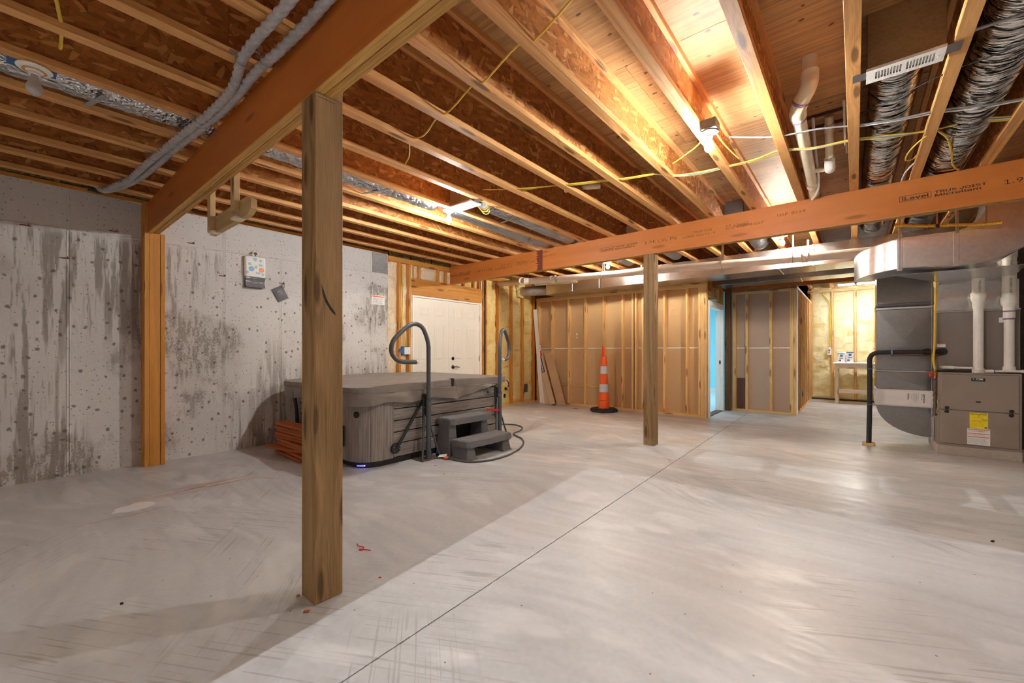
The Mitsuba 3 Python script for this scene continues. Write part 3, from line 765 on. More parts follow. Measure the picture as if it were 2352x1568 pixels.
part(k, 'ply', box((-5.58, 5.010, 2.3525), (2.95, 5.0535, ZJ), .0015), M_lvl)
part(k, 'ply', box((-5.58, 5.0555, 2.352), (2.95, 5.099, ZJ), .0015), M_lvl)
part(k, 'bottom_edge', box((-5.575, 5.0108, 2.3505), (2.94, 5.0525, 2.3535)), M_lvlE, label='pale layered bottom edge')
part(k, 'bottom_edge', box((-5.575, 5.0565, 2.3500), (2.94, 5.0982, 2.353)), M_lvlE, label='pale layered bottom edge')
YB = 5.0098
def stamp(x, z, h, s, w=None, bold=False, m=None):
    part(k, 'stamp', text(s, h, (x, YB, z), (1, 0, 0), (0, 0, 1), .0005, bold, w), m or M_ink)
def stamp_set(x, m):
    ring = Polygon(sbox(x, 2.472, x + .20, 2.522).exterior, [sbox(x + .003, 2.475, x + .197, 2.519).exterior])
    part(k, 'stamp_frame', prism(ring, YB - .0005, YB, 'xz'), m)
    stamp(x + .012, 2.482, .030, 'iLevel', .175, True, m)
    stamp(x + .215, 2.500, .020, 'TRUS JOIST', .30, True, m); stamp(x + .215, 2.472, .020, 'Microllam', .27, True, m)
    stamp(x + .60, 2.478, .034, '1.9E LVL PS', .40, False, m); stamp(x + 1.06, 2.470, .022, 'CCMC 08675-R', .36, False, m)
    stamp(x + 1.19, 2.512, .022, 'HUD 925', .19, False, m); stamp(x + 1.52, 2.520, .020, 'RR 25602', .22, False, m)
    stamp(x + 1.52, 2.490, .022, 'ICC ESR-1387', .36, False, m); stamp(x + 2.0, 2.535, .026, 'QSP  0569', .24, False, m)
stamp_set(-2.62, M_inkB); stamp_set(.30, M_ink); stamp_set(-5.70 + .14, M_inkB)
zz = np.linspace(2.356, 2.652, 26); jr = np.random.default_rng(5)
edge = [(-3.595 - .035 - .03 * jr.random() - (.03 if i % 3 == 0 else 0), z) for i, z in enumerate(zz)]
part(k, 'stain', prism([(-3.555, 2.356)] + [(-3.555, 2.652)] + edge[::-1], YB - .0006, YB, 'xz'), mat('maroon_stain', '#6b2a22', .5), label='dark maroon stain with a ragged edge')
screws(k, [(-1.02, 2.60), (-.92, 2.40), (.28, 2.62), (-1.75, 2.50), (-.30, 2.60), (.95, 2.58), (.42, 2.42), (-3.85, 2.40), (.08, 2.40)], YB)
k = thing('header_beam', 'dark laminated header above the greyish stud partition at the hall', 'beam')
part(k, 'ply', box((-1.97, 9.02, 2.335), (2.95, 9.064, ZJ), .0015), M_lvl)
part(k, 'ply', box((-1.97, 9.066, 2.335), (2.95, 9.11, ZJ), .0015), M_lvl)

# ---- posts
def notch_post(label, x, y, m, seed):
    k = thing('support_post', label, 'post')
    w = .135
    lo = box((x - w, y, 0), (x, y + w, 2.350), .004, axis=2)
    hi = box((x - w, y + .0895, 2.350), (x, y + w, 2.640), .003, axis=2)
    part(k, 'shaft', lo, m); part(k, 'tenon', hi, m)
    return k
kp = notch_post('tall weathered wooden post standing nearest the camera', -1.9, .888, M_post, 1)
# drying splits and a dark knot hole cut deep into the near post
part(kp, 'split', prism([(.918, 1.47), (.925, 1.42), (.94, 1.385), (.962, 1.352), (.985, 1.33), (.984, 1.345), (.962, 1.372), (.945, 1.40), (.93, 1.44)], -1.9015, -1.8992, 'yz'), M_ink, label='black drying split at a knot')
part(kp, 'pencil_line', prism([(.906, 2.330), (.985, 2.331), (.985, 2.3325), (.906, 2.3322)], -1.9003, -1.8995, 'yz'), M_ink)
notch_post('wooden post under the orange beam in the middle of the room', -1.891, 5.008, M_post, 2)
solo('corner_post', box((-1.968, 8.895, 0), (-1.868, 9.012, 2.336), .004, axis=2), M_postD, 'dark brown post in the corner beside the open doorway', 'post')

# ---- floor joists: flanges, web panels
def joist(n, label, y0=-2.25, y1=12.38):
    x = -.041 + .4085 * n
    k = thing('floor_joist', label, 'joist', 'I-joists under the subfloor')
    xa, xb, xm = x, x + .0635, x + .032
    part(k, 'flange', box((xa, y0, ZJ), (xb, y1, ZJ + .038), .002), M_flange)
    part(k, 'flange', box((xa, y0, ZS - .038), (xb, y1, ZS), .002), M_flange)
    r = random.Random(n * 7 + 100)
    y = y0 - r.random() * 1.1
    while y < y1:
        a, b = max(y, y0), min(y + 1.2, y1)
        if b - a > .03: part(k, 'web', box((xm - .005, a + .0012, ZJ + .036), (xm + .005, b - .0012, ZS - .036)), M_osb)
        y += 1.2
    return k
for n in range(-13, 7):
    if n == -13: lab = 'wooden I-joist running closest to the concrete wall'
    elif n < -8: lab = f'wooden I-joist, {["", "second", "third", "fourth", "fifth"][n + 13]} out from the concrete wall'
    elif n == -8: lab = 'wooden I-joist just left of the unlit bulb and silver duct'
    elif n < -2: lab = f'wooden I-joist, {["first", "second", "third", "fourth", "fifth", "sixth"][-3 - n]} to the left of the one beside the nearest lit bulb'
    elif n == -2: lab = 'wooden I-joist beside the nearest lit bulb'
    elif n == -1: lab = 'wooden I-joist between the nearest lit bulb and the cream drain pipe'
    elif n == 0: lab = 'wooden I-joist just left of the white ceiling register'
    elif n == 1: lab = 'wooden I-joist just right of the white ceiling register'
    else: lab = f'wooden I-joist, {["first", "second", "third", "fourth", "fifth"][n - 2]} beyond the one right of the ceiling register'
    joist(n, lab, .98 if n in (-1, 0, 1, 2) else -1.09 if n in (-5, -4, -3) else -2.25)
def path(pts, step=.012, n=10):
    p = smooth_path(pts, n); s = np.concatenate([[0], np.cumsum(np.linalg.norm(np.diff(p, axis=0), axis=1))])
    t = np.arange(0, s[-1], step)
    return np.stack([np.interp(t, s, p[:, i]) for i in range(3)], 1)

# ================================================================ LAMPS
def bulb_mesh(c, s=1.0):
    pr = [(0, 0), (.012, -.002), (.0135, -.022), (.019, -.036), (.027, -.052), (.0305, -.068), (.028, -.084), (.018, -.096), (.008, -.101), (0, -.102)]
    return lathe([(a * s, b * s) for a, b in pr], 20, c)
def lamp(label, x, y, z, rad=None, box_m=None, grp=None, box_lo=None, box_hi=None, plate=.062, holder='flat', s=1.0):
    """z: underside of what carries it; the bulb hangs below."""
    k = thing('bulb_lamp', label, 'lamp')
    if box_lo is not None: part(k, 'junction_box', box(box_lo, box_hi, .004), box_m or M_blue)
    part(k, 'lampholder', lathe([(0, 0), (plate, 0), (plate + .002, -.006), (plate * .92, -.012), (.030, -.020), (.024, -.024), (.023, -.036), (0, -.036)], 28, (x, y, z)), M_porc, 35)
    if rad is not None:
        part(k, 'bulb', bulb_mesh((x, y, z - .032), s), M_glow, True, emitter={'type': 'area', 'radiance': {'type': 'rgb', 'value': rad}})
    return k
lamp('nearest lit bulb, on a white holder under a dark grey box by the joist', -.752, 2.978, 2.622, BULB, noisy('grey_box', '#55585c', '#63666a', 20, .6), box_lo=(-.794, 2.925, 2.624), box_hi=(-.700, 3.03, 2.69), plate=.048)
lamp('lit bulb on a white round holder next to the white grille over the hot tub', -3.325, 2.972, 2.654, BULB)
lamp('lit bulb above the long white pipe left of the middle post', -3.17, 6.335, 2.654, BULB_FAR)
lamp('lit bulb above the long white pipe right of the middle post', -.728, 6.365, 2.654, BULB_FAR, M_steel, box_lo=(-.793, 6.315, 2.656), box_hi=(-.69, 6.415, 2.71))
k = thing('unseen_stairwell_lamp', 'unseen small lamp above the camera, placed to light the sharp-edged floor patch', 'lamp')
part(k, 'cord', cyl((.763, -3.4, 6.8), (.763, -3.4, 5.98), .004, 8), M_white)
part(k, 'socket', cyl((.763, -3.4, 6.0), (.763, -3.4, 5.915), .012, 14), M_white, 40)
part(k, 'bulb', sphere((.763, -3.4, 5.9), .01, 2), M_glow, True, emitter={'type': 'area', 'radiance': {'type': 'rgb', 'value': BULB_UNSEEN}})
k = thing('added_fill_lamp', 'added soft fill lamp behind the camera for the lower-left floor, out of view', 'lamp')
part(k, 'frame', box((-2.05, -2.10, 5.36), (-1.25, -1.30, 5.40), .004), M_white)
part(k, 'diffuser', box((-2.0, -2.05, 5.345), (-1.30, -1.35, 5.36)), M_glow, emitter={'type': 'area', 'radiance': {'type': 'rgb', 'value': FILL_PANEL}})
k = lamp('unlit frosted bulb on a white round holder under the joists at upper left', -3.335, .085, 2.652, None, M_blue, box_lo=(-3.40, -.01, 2.656), box_hi=(-3.312, .165, 2.70), plate=.066)
part(k, 'burn_mark', lathe([(.034, -.0198), (.046, -.0166), (.046, -.0170), (.034, -.0202)], 24, (-3.335, .085, 2.652)), mat('scorch', '#c79a66', .6), label='brownish heat mark round the socket')
part(k, 'pull_slot', box((-3.372, .052, 2.6365), (-3.366, .078, 2.640)), M_ink)
part(k, 'bulb', bulb_mesh((-3.335, .085, 2.618), 1.08), mat('frosted_bulb', '#b9b4ae', .35, specular=.5), True, label='grey frosted bulb')

k = thing('shop_light', 'bright tube light under the joists in the utility room at the back', 'lamp')
part(k, 'housing', box((-.30, 11.52, 2.612), (.92, 11.62, 2.652), .004), M_white)
part(k, 'tube', rbox((-.29, 11.53, 2.585), (.91, 11.61, 2.611), .011, 12), M_glow, True, emitter={'type': 'area', 'radiance': {'type': 'rgb', 'value': TUBE}})

# ================================================================ DUCTS
def sheet_box(lo, hi, b=.002): return box(lo, hi, b)
def crossbreak_y(x0, x1, z0, z1, y, h=.007):
    """Face at y (towards -y) with a shallow pyramid, as sheet metal is cross broken."""
    v = np.array([[x0, y, z0], [x1, y, z0], [x1, y, z1], [x0, y, z1], [(x0 + x1) / 2, y - h, (z0 + z1) / 2]])
    return v, np.array([[0, 1, 4], [1, 2, 4], [2, 3, 4], [3, 0, 4]]), None
def crossbreak_z(x0, x1, y0, y1, z, h=.006):
    v = np.array([[x0, y0, z], [x1, y0, z], [x1, y1, z], [x0, y1, z], [(x0 + x1) / 2, (y0 + y1) / 2, z - h]])
    return v, np.array([[0, 4, 1], [1, 4, 2], [2, 4, 3], [3, 4, 0]]), None

k = thing('supply_duct', 'shiny rectangular metal duct running above the long white pipe', 'duct')
DX = [-4.30, -3.72, -2.55, -1.35, -.86, -.45, .45, 1.5]
for i in range(len(DX) - 1):
    a, b = DX[i] + .001, DX[i + 1] - .001
    part(k, 'section', cat([(lambda q: (q[0], q[1], None))(box((a, 7.055, 2.342), (b, 7.62, 2.628), .002)), crossbreak_y(a + .03, b - .03, 2.346, 2.624, 7.0545, .004), crossbreak_z(a + .03, b - .03, 7.06, 7.615, 2.3415, .004)]), M_galv)
    part(k, 'slip_joint', box((DX[i] - .012, 7.048, 2.336), (DX[i] + .012, 7.625, 2.634), .002), M_galv)
v = np.array([[-4.30, 7.055, 2.342], [-4.30, 7.62, 2.342], [-4.30, 7.62, 2.628], [-4.30, 7.055, 2.628], [-5.02, 7.20, 2.33], [-5.02, 7.58, 2.33], [-5.02, 7.58, 2.60], [-5.02, 7.20, 2.60]])
f = np.array([[0, 4, 1], [4, 5, 1], [1, 5, 2], [5, 6, 2], [2, 6, 3], [6, 7, 3], [3, 7, 0], [7, 4, 0], [4, 7, 5], [7, 6, 5]])
part(k, 'reducer', (v, f, None), M_galv)
pts = smooth_path([(-5.0, 7.38, 2.46), (-5.16, 7.36, 2.46), (-5.32, 7.26, 2.455), (-5.45, 7.16, 2.45), (-5.64, 7.12, 2.45)], 12)
part(k, 'flex_elbow', tube(pts, .098, 28, prof=lambda s, t: 1 + .06 * np.sin(s * 190) + .05 * meshkit.noise(np.stack(np.broadcast_arrays(s * 60, t * 3, 0 * s), -1), 3)), M_foil, True, label='crinkled foil elbow going into the wall')
part(k, 'wall_foam', lumpy((-5.66, 7.0, 2.32), (-5.60, 7.24, 2.62), .03, 77), M_foam, True)
for x in (-2.9, -1.62, -.52):
    part(k, 'hanger_strap', box((x, 7.040, 2.36), (x + .028, 7.043, 2.70), .001), M_steel)

k = thing('return_duct', 'second shiny metal duct behind the first, above the hall', 'duct')
for a, b in ((-2.05, -1.30), (-1.30, -.70), (-.70, .30), (.30, 1.5)):
    part(k, 'section', cat([(lambda q: (q[0], q[1], None))(box((a + .001, 8.19, 2.348), (b - .001, 8.62, 2.628), .002)), crossbreak_z(a + .03, b - .03, 8.195, 8.615, 2.3475, .004)]), M_galv)
    part(k, 'slip_joint', box((a - .012, 8.184, 2.341), (a + .012, 8.626, 2.634), .002), M_galv)

# ---- big return elbow in front of the plenum: curved end, straight run, sweep up between the joists
k = thing('return_elbow', 'large curved galvanised duct elbow hanging above the furnace', 'duct')
def wrap(path, z0f, z1f):
    p = np.asarray(path); n = len(p); s = np.concatenate([[0], np.cumsum(np.linalg.norm(np.diff(p, axis=0), axis=1))])
    zb, zt = z0f(s), z1f(s)
    v = np.vstack([np.column_stack([p, zb]), np.column_stack([p, zt])]); i = np.arange(n - 1)
    return v, np.vstack([np.stack([i, i + 1, n + i + 1], 1), np.stack([i, n + i + 1, n + i], 1)]), None
YE = 5.74
arc = [(.36 - .37 * math.cos(t), YE + .37 - .37 * math.sin(t)) for t in np.linspace(-.35, PI / 2, 22)]
run = arc + [(x, YE) for x in np.linspace(.40, .74, 6)]
zb = lambda s: 1.925 + .075 * np.clip(s / .75, 0, 1) - .02 * np.clip((s - .75) / .3, 0, 1)
zt = lambda s: 2.175 + .125 * np.clip(s / .7, 0, 1)
part(k, 'curved_wrap', wrap(run, zb, zt), M_galvE, True)
inner = [(x, y + .0) for x, y in run]
def cap(path, zf, yback):
    p = np.asarray(path); n = len(p); s = np.concatenate([[0], np.cumsum(np.linalg.norm(np.diff(p, axis=0), axis=1))]); z = zf(s)
    v = np.vstack([np.column_stack([p, z]), np.column_stack([np.maximum(p[:, 0], .0), np.full(n, yback), z])]); i = np.arange(n - 1)
    return v, np.vstack([np.stack([i, i + 1, n + i + 1], 1), np.stack([i, n + i + 1, n + i], 1)]), None
part(k, 'bottom_sheet', cap(run, zb, 6.30), M_galvE)
part(k, 'top_sheet', cap(run, zt, 6.30), M_galvE)
xs_ = [.345, .74]
for x in xs_:
    part(k, 'slip_joint', box((x - .02, YE - .006, 1.972), (x + .02, YE + .004, 2.300), .002), M_galvE)
part(k, 'hem', tube([(p[0], p[1], float(z)) for p, z in zip(run, zb(np.concatenate([[0], np.cumsum(np.linalg.norm(np.diff(np.array(run), axis=0), axis=1))])))], .004, 6), M_galvE, True)
part(k, 'hem', tube([(p[0], p[1], float(z)) for p, z in zip(run, zt(np.concatenate([[0], np.cumsum(np.linalg.norm(np.diff(np.array(run), axis=0), axis=1))])))], .004, 6), M_galvE, True)
# sweep: side profile
lowp = smooth_path([(.74, 1.982), (.88, 1.985), (1.02, 2.02), (1.15, 2.09), (1.27, 2.20), (1.36, 2.34), (1.42, 2.52), (1.44, 2.70)], 6)
upp = smooth_path([(.74, 2.300), (.80, 2.318), (.87, 2.38), (.93, 2.47), (.965, 2.58), (.975, 2.70)], 6)
prof = np.vstack([lowp, upp[::-1]])
part(k, 'sweep_side', prism(Polygon(prof), YE - .002, YE + .002, 'xz'), M_galvE, label='flat curved cheek of the elbow')
part(k, 'sweep_side', prism(Polygon(prof), 6.298, 6.302, 'xz'), M_galvE)
for pr in (lowp, upp):
    v = np.vstack([np.column_stack([pr[:, 0], np.full(len(pr), YE), pr[:, 1]]), np.column_stack([pr[:, 0], np.full(len(pr), 6.30), pr[:, 1]])]); n = len(pr); i = np.arange(n - 1)
    part(k, 'sweep_throat', (v, np.vstack([np.stack([i, i + 1, n + i + 1], 1), np.stack([i, n + i + 1, n + i], 1)]), None), M_galvE, True)
part(k, 'hem', tube([(x, YE - .002, z) for x, z in lowp], .005, 6), M_galvE, True)
part(k, 'hem', tube([(x, YE - .002, z) for x, z in upp], .005, 6), M_galvE, True)
part(k, 'hanger_strap', box((.735, YE - .010, 2.28), (.757, YE - .007, 2.66), .001), M_steel)
part(k, 'hanger_strap', box((.335, YE - .010, 1.98), (.352, YE - .007, 2.66), .001), M_steel)
part(k, 'transition', prism([(.30, 5.95), (1.22, 5.95), (1.30, 6.86), (.74, 6.86)], 1.958, 1.962, 'xy'), M_galv)

# ---- return drop with filter box beside the furnace
k = thing('return_drop', 'tall dark galvanised return duct with a white filter box beside the furnace', 'duct')
xa, xb, ya, yb = .205, .712, 6.955, 7.44
part(k, 'upper_section', cat([(lambda q: (q[0], q[1], None))(box((xa, ya, 1.745), (xb, yb, 2.33), .003))]), M_galvR)
part(k, 'flex_connector', rbox((xa - .004, ya - .016, 1.700), (xb + .004, yb, 1.746), .018, 12), mat('flex_collar', '#3c3b40', .6), 50, label='black fabric collar')
part(k, 'collar_rim', box((xa - .006, ya - .010, 1.672), (xb + .006, yb, 1.700), .003), M_galv)
part(k, 'main_section', cat([(lambda q: (q[0], q[1], None))(box((xa, ya, .920), (xb, yb, 1.672), .003)), crossbreak_y(xa + .004, xb - .004, .925, 1.668, ya - .0005, .010)]), M_galvR)
part(k, 'seam', box((xa - .004, ya - .008, .905), (xb + .004, yb, .922), .003), M_galv)
part(k, 'lower_section', cat([(lambda q: (q[0], q[1], None))(box((xa, ya, .690), (xb, yb, .905), .003)), crossbreak_y(xa + .004, xb - .004, .695, .900, ya - .0005, .008)]), M_galvR)
fb = part(k, 'filter_box', box((.192, 6.915, .488), (.738, 7.45, .690), .004), mat('filter_white', '#dcd8d3', .45), label='white filter cabinet with printed door')
part(fb, 'door', box((.196, 6.908, .500), (.732, 6.916, .678), .003), mat('filter_door', '#e6e2dd', .4))
part(fb, 'grip', box((.706, 6.905, .555), (.716, 6.909, .635), .002), M_inkG)
part(fb, 'print', text('AprilAire', .020, (.618, 6.907, .650), (0, 0, -1), (1, 0, 0), .0006, True, .105), M_badge)
part(fb, 'print', text('Residential', .007, (.604, 6.907, .650), (0, 0, -1), (1, 0, 0), .0006, False, .075), M_ink)
for i in range(5): part(fb, 'print', text('High efficiency media air cleaner', .006, (.575 - .014 * i, 6.907, .650), (0, 0, -1), (1, 0, 0), .0006, False, .07 + .02 * (i % 3)), M_inkG)
part(fb, 'print', text('Bryant', .016, (.485, 6.907, .650), (0, 0, -1), (1, 0, 0), .0006, True, .062), M_badge)
part(fb, 'print', prism(Point(.490, .580).buffer(.007), 6.9062, 6.9072, 'xz'), M_labO)
bo = [(xa, .487)] + [(xb - .03 - .476 * math.cos(t), .487 - .35 * math.sin(t)) for t in np.linspace(.05, PI / 2, 22)] + [(xb + .008, .135), (xb + .008, .487)]
part(k, 'boot', prism(Polygon(bo), ya + .002, yb, 'xz'), M_galvR, 40, label='quarter-round boot at the bottom')
part(k, 'boot_flange', box((xb - .012, ya - .006, .11), (xb + .006, yb, .487), .002), M_galv)

# ================================================================ FURNACE
k = thing('furnace', 'brown-grey gas furnace with a yellow energy label and a white label', 'furnace')
part(k, 'base', box((.716, 6.702, 0), (1.340, 7.45, .103), .004), M_fbase)
part(k, 'cabinet', box((.722, 6.722, .103), (1.336, 7.46, .920), .004), M_furn)
part(k, 'rim', cat([box((.722, 6.708, .103), (1.336, 6.724, .128), .003), box((.722, 6.708, .900), (1.336, 6.724, .921), .003), box((.722, 6.708, .103), (.745, 6.724, .921), .003), box((1.314, 6.708, .103), (1.336, 6.724, .921), .003)]), M_furn)
dU = part(k, 'door_panel', rbox((.742, 6.694, .506), (1.318, 6.72, .902), .011, 12), M_furn, 40)
dL = part(k, 'door_panel', rbox((.742, 6.694, .128), (1.318, 6.72, .504), .011, 12), M_furn, 40)
YF = 6.6938
for x, z in ((.790, .528), (1.262, .528)):
    part(dU, 'thumb_screw', lathe([(0, 0), (.017, 0), (.018, .005), (.012, .011), (0, .012)], 16, (x, YF, z), np.array([[1, 0, 0], [0, 0, -1], [0, 1, 0]])), M_black)
    part(dL, 'thumb_screw', lathe([(0, 0), (.018, 0), (.019, .005), (.012, .011), (0, .012)], 16, (x - .002, YF, z - .043), np.array([[1, 0, 0], [0, 0, -1], [0, 1, 0]])), M_black)
part(dU, 'grip', box((1.008, YF - .001, .600), (1.045, YF + .002, .614), .002), M_ink)
bd = part(dU, 'badge', box((.975, YF - .003, .832), (1.078, YF + .001, .868), .002), M_badge, label='small navy badge with white lettering')
part(bd, 'lettering', text('YORK', .0165, (1.006, YF - .003, .847), (1, 0, 0), (0, 0, 1), .0006, True, .058), M_label)
part(bd, 'emblem', cat([prism(Point(.991, .856).buffer(.006), YF - .0036, YF - .003, 'xz'), box((.998, YF - .0036, .840), (1.058, YF - .003, .8412))]), mat('pale_blue', '#9fd0e8', .5))
yl = part(dL, 'energy_label', cat([box((.9635, YF - .0020, .320), (1.0975, YF - .0012, .488))]), M_labY, label='yellow energy guide sticker')
def lt(p, s, h, x, z, w=None, m=None, b=False, y=YF - .0020): part(p, 'lettering', text(s, h, (x, y, z), (1, 0, 0), (0, 0, 1), .0006, b, w), m or M_ink)
lt(yl, 'ENERGYGUIDE', .013, .970, .468, .120, None, True)
part(yl, 'arrow', prism([(1.029, .466), (1.033, .466), (1.033, .456), (1.037, .456), (1.031, .450), (1.025, .456), (1.029, .456)], YF - .0026, YF - .0020, 'xz'), M_ink)
lt(yl, 'Efficiency Rating (AFUE)', .005, .995, .436, .07); lt(yl, '95.5', .013, 1.052, .412, .036, None, True)
part(yl, 'scale_bar', box((.976, YF - .0026, .4045), (1.078, YF - .0020, .4065)), M_ink)
for i in range(4): lt(yl, 'Least Efficient        Most Efficient', .004, .972, .392 - .016 * i, .09 + .01 * (i % 2))
part(yl, 'logo', box((1.072, YF - .0026, .326), (1.092, YF - .0020, .341)), M_inkG)
wl = part(dL, 'warning_label', box((.945, YF - .0010, .142), (1.113, YF + .001, .318)), M_label, label='white warning sticker with orange bars')
for z in (.308, .263, .226): part(wl, 'bar', box((.949, YF - .0016, z - .003), (1.109, YF - .001, z + .004)), M_labO)
for i, z in enumerate((.295, .283, .248, .241, .209, .200, .191, .182, .173, .164, .155)):
    part(wl, 'lettering', text('WARNING  Fire or explosion hazard. Failure to follow safety warnings', .0045, (.951, YF - .001, z), (1, 0, 0), (0, 0, 1), .0005, False, .15 - .012 * (i % 3)), M_inkG)
lt(wl, 'FOR YOUR SAFETY', .008, .985, .289, .09, None, True, YF - .001)

k = thing('coil_cabinet', 'brown-grey evaporator coil cabinet on top of the furnace', 'cabinet')
part(k, 'case', box((.726, 6.872, .921), (1.352, 7.44, 1.606), .004), M_furnD)
part(k, 'front_panel', box((.728, 6.866, .93), (1.06, 6.874, 1.598), .003), M_furnD)
part(k, 'front_panel', box((1.064, 6.866, .93), (1.350, 6.874, 1.598), .003), M_furnD)
part(k, 'drain_pan', box((.726, 6.84, .921), (1.30, 6.872, .938), .003), M_black)
lb = part(k, 'label', box((.730, 6.8645, 1.205), (.800, 6.8655, 1.245)), M_label, label='small white label with an orange stripe')
part(lb, 'stripe', box((.731, 6.8638, 1.238), (.799, 6.8646, 1.244)), M_labO)
part(k, 'label', box((1.205, 6.8645, 1.47), (1.245, 6.8655, 1.525)), M_label, label='small white rating label')
part(k, 'line_port', lathe([(0, 0), (.038, 0), (.042, .004), (.036, .010), (0, .010)], 20, (.775, 6.866, 1.155), np.array([[1, 0, 0], [0, 0, -1], [0, 1, 0]])), M_black)
part(k, 'edge_trim', box((1.346, 6.868, .93), (1.356, 6.88, 1.600), .002), M_galvR)
k = thing('plenum', 'shiny cross-broken sheet-metal plenum above the coil cabinet', 'duct')
part(k, 'box', cat([(lambda q: (q[0], q[1], None))(box((.728, 6.885, 1.606), (1.352, 7.43, 1.935), .003)), crossbreak_y(.732, 1.348, 1.612, 1.930, 6.8845, .012)]), M_galv)
part(k, 'flange', box((.722, 6.866, 1.602), (1.36, 7.44, 1.622), .004), M_galv)
part(k, 'neck', box((.74, 6.90, 1.935), (1.34, 7.43, 2.345), .003), M_galv)
for z in (2.02, 2.10): part(k, 'rib', box((.735, 6.893, z), (1.345, 7.43, z + .022), .003), M_galv)
part(k, 'gasket', box((.737, 6.897, 2.055), (1.343, 7.43, 2.075), .002), M_black)

# ---- vents, condensate, refrigerant, gas
def pvc_vent(label, x, y, ztop, zc, r0, r1, zb):
    k = thing('vent_pipe', label, 'pipe')
    part(k, 'lower_pipe', cyl((x, y, zb), (x, y, zc + .02), r0, 24), M_pvc, 40)
    part(k, 'upper_pipe', cyl((x, y, zc + .07), (x, y, ztop), r1, 24), M_pvc, 40)
    part(k, 'reducer', lathe([(r0 + .006, -.07), (r0 + .007, -.012), (r0 + .007, 0), (r1 + .007, .03), (r1 + .009, .05), (r1 + .009, .10), (r1, .10)], 28, (x, y, zc)), M_pvc, 35)
    part(k, 'base_collar', lathe([(r0, 0), (r0 + .010, 0), (r0 + .010, .04), (r0 + .006, .055), (r0, .055)], 24, (x, y, zb - .005)), M_pvc, 35)
    return k
kv = pvc_vent('white plastic vent pipe rising from the furnace, left of two', 1.046, 6.815, 2.02, 1.70, .040, .051, .922)
part(kv, 'elbow', tube(fillet([(1.046, 6.815, 2.0), (1.046, 6.815, 2.065), (1.046, 6.98, 2.09)], .06), .056, 24), M_pvc, True)
part(kv, 'print', text('PVC 1120  SCH 40', .016, (1.040, 6.7630, 1.93), (0, 0, -1), (1, 0, 0), .0015, False, .18), M_inkG)
kv = pvc_vent('white plastic vent pipe rising past the curved duct, right of two', 1.268, 6.815, 2.30, 1.63, .038, .053, .946)
part(kv, 'coupling', cyl((1.268, 6.815, 1.50), (1.268, 6.815, 1.59), .045, 24), M_pvc, 40)
for z in (1.497, 1.578): part(kv, 'primer_band', cyl((1.268, 6.815, z), (1.268, 6.815, z + .014), .0456, 24), M_purple, 40)
part(kv, 'upper_coupling', cyl((1.268, 6.815, 2.16), (1.268, 6.815, 2.30), .061, 24), M_pvc, 40)
part(kv, 'print', text('PVC-DWV  SCHED 40', .018, (1.262, 6.7605, 2.12), (0, 0, -1), (1, 0, 0), .0015, False, .34), M_inkG)
k = thing('condensate_pipe', 'thin white condensate pipe across the top of the furnace', 'pipe')
part(k, 'run', tube(fillet([(.775, 6.80, .975), (1.0, 6.80, .972)], .02), .013, 12), M_pvc, True)
part(k, 'fitting', tube([(.775, 6.80, .975), (.86, 6.80, .974)], .018, 12), M_pvc, True)
part(k, 'elbow', tube([(.772, 6.80, .975), (.772, 6.866, .975)], .017, 12), M_pvc, True)
part(k, 'run', tube([(1.088, 6.77, .940), (1.50, 6.77, .950)], .013, 12), M_pvc, True)
part(k, 'fitting', tube([(1.088, 6.77, .940), (1.15, 6.77, .941)], .018, 12), M_pvc, True)
part(k, 'fitting', tube([(1.34, 6.77, .946), (1.42, 6.77, .948)], .018, 12), M_pvc, True)
part(k, 'blue_ring', cyl((1.150, 6.77, .941), (1.156, 6.77, .941), .0185, 12), M_blue)
k = thing('refrigerant_line', 'black insulated line bending from the coil cabinet down to the floor', 'pipe')
lp = fillet([(.780, 6.868, 1.156), (.66, 6.805, 1.152), (.136, 6.79, 1.140), (.139, 6.79, .60), (.128, 6.79, .0)], .10, 10)
part(k, 'insulation', tube(lp, .0255, 16), mat('pipe_insulation', '#28282a', .7), True)
part(k, 'taped_joint', tube([(.61, 6.80, 1.151), (.64, 6.802, 1.153), (.68, 6.812, 1.152), (.72, 6.833, 1.152), (.75, 6.850, 1.153)], [.029, .035, .030, .031, .024], 12), M_black, True)
for p, q in (((.33, 6.7935, 1.145), (.345, 6.794, 1.1453)), ((.139, 6.79, .936), (.139, 6.79, .944)), ((.138, 6.79, .50), (.138, 6.79, .506))):
    part(k, 'tape', cyl(p, q, .0268, 16), mat('blue_tape', '#5d88b8', .5) if 'mat_blue_tape' not in scene else 'mat_blue_tape')
part(k, 'foam_bead', lumpy((.065, 6.735, 0), (.185, 6.845, .026), .010, 5, .01), M_spray, True, label='tan foam bead where the line enters the floor')
part(k, 'copper_line', tube(smooth_path([(.33, 6.80, 1.105), (.5, 6.80, 1.108), (.66, 6.82, 1.105), (.775, 6.866, 1.11)], 5), .006, 8), M_copper, True)
k = thing('gas_line', 'yellow gas tube running down to black iron pipe beside the furnace', 'pipe')
part(k, 'flexible_tube', tube(smooth_path([(.690, 6.78, 2.30), (.700, 6.77, 2.10), (.712, 6.765, 1.98), (.704, 6.76, 1.60), (.700, 6.76, 1.25), (.690, 6.76, 1.08), (.698, 6.76, .99), (.704, 6.76, .955)], 8), .0115, 12), mat('gas_yellow', '#e2b83c', .4), True)
part(k, 'valve', cat([cyl((.704, 6.76, .955), (.704, 6.76, .93), .014, 8), cyl((.704, 6.76, .93), (.704, 6.76, .85), .017, 12), cyl((.704, 6.76, .91), (.704, 6.76, .925), .021, 6)]), M_brass, 30)
part(k, 'valve_handle', cat([cyl((.690, 6.735, .885), (.665, 6.735, .885), .008, 8), rbox((.650, 6.725, .862), (.680, 6.745, .912), .009, 10)]), M_red, 40)
seg = []
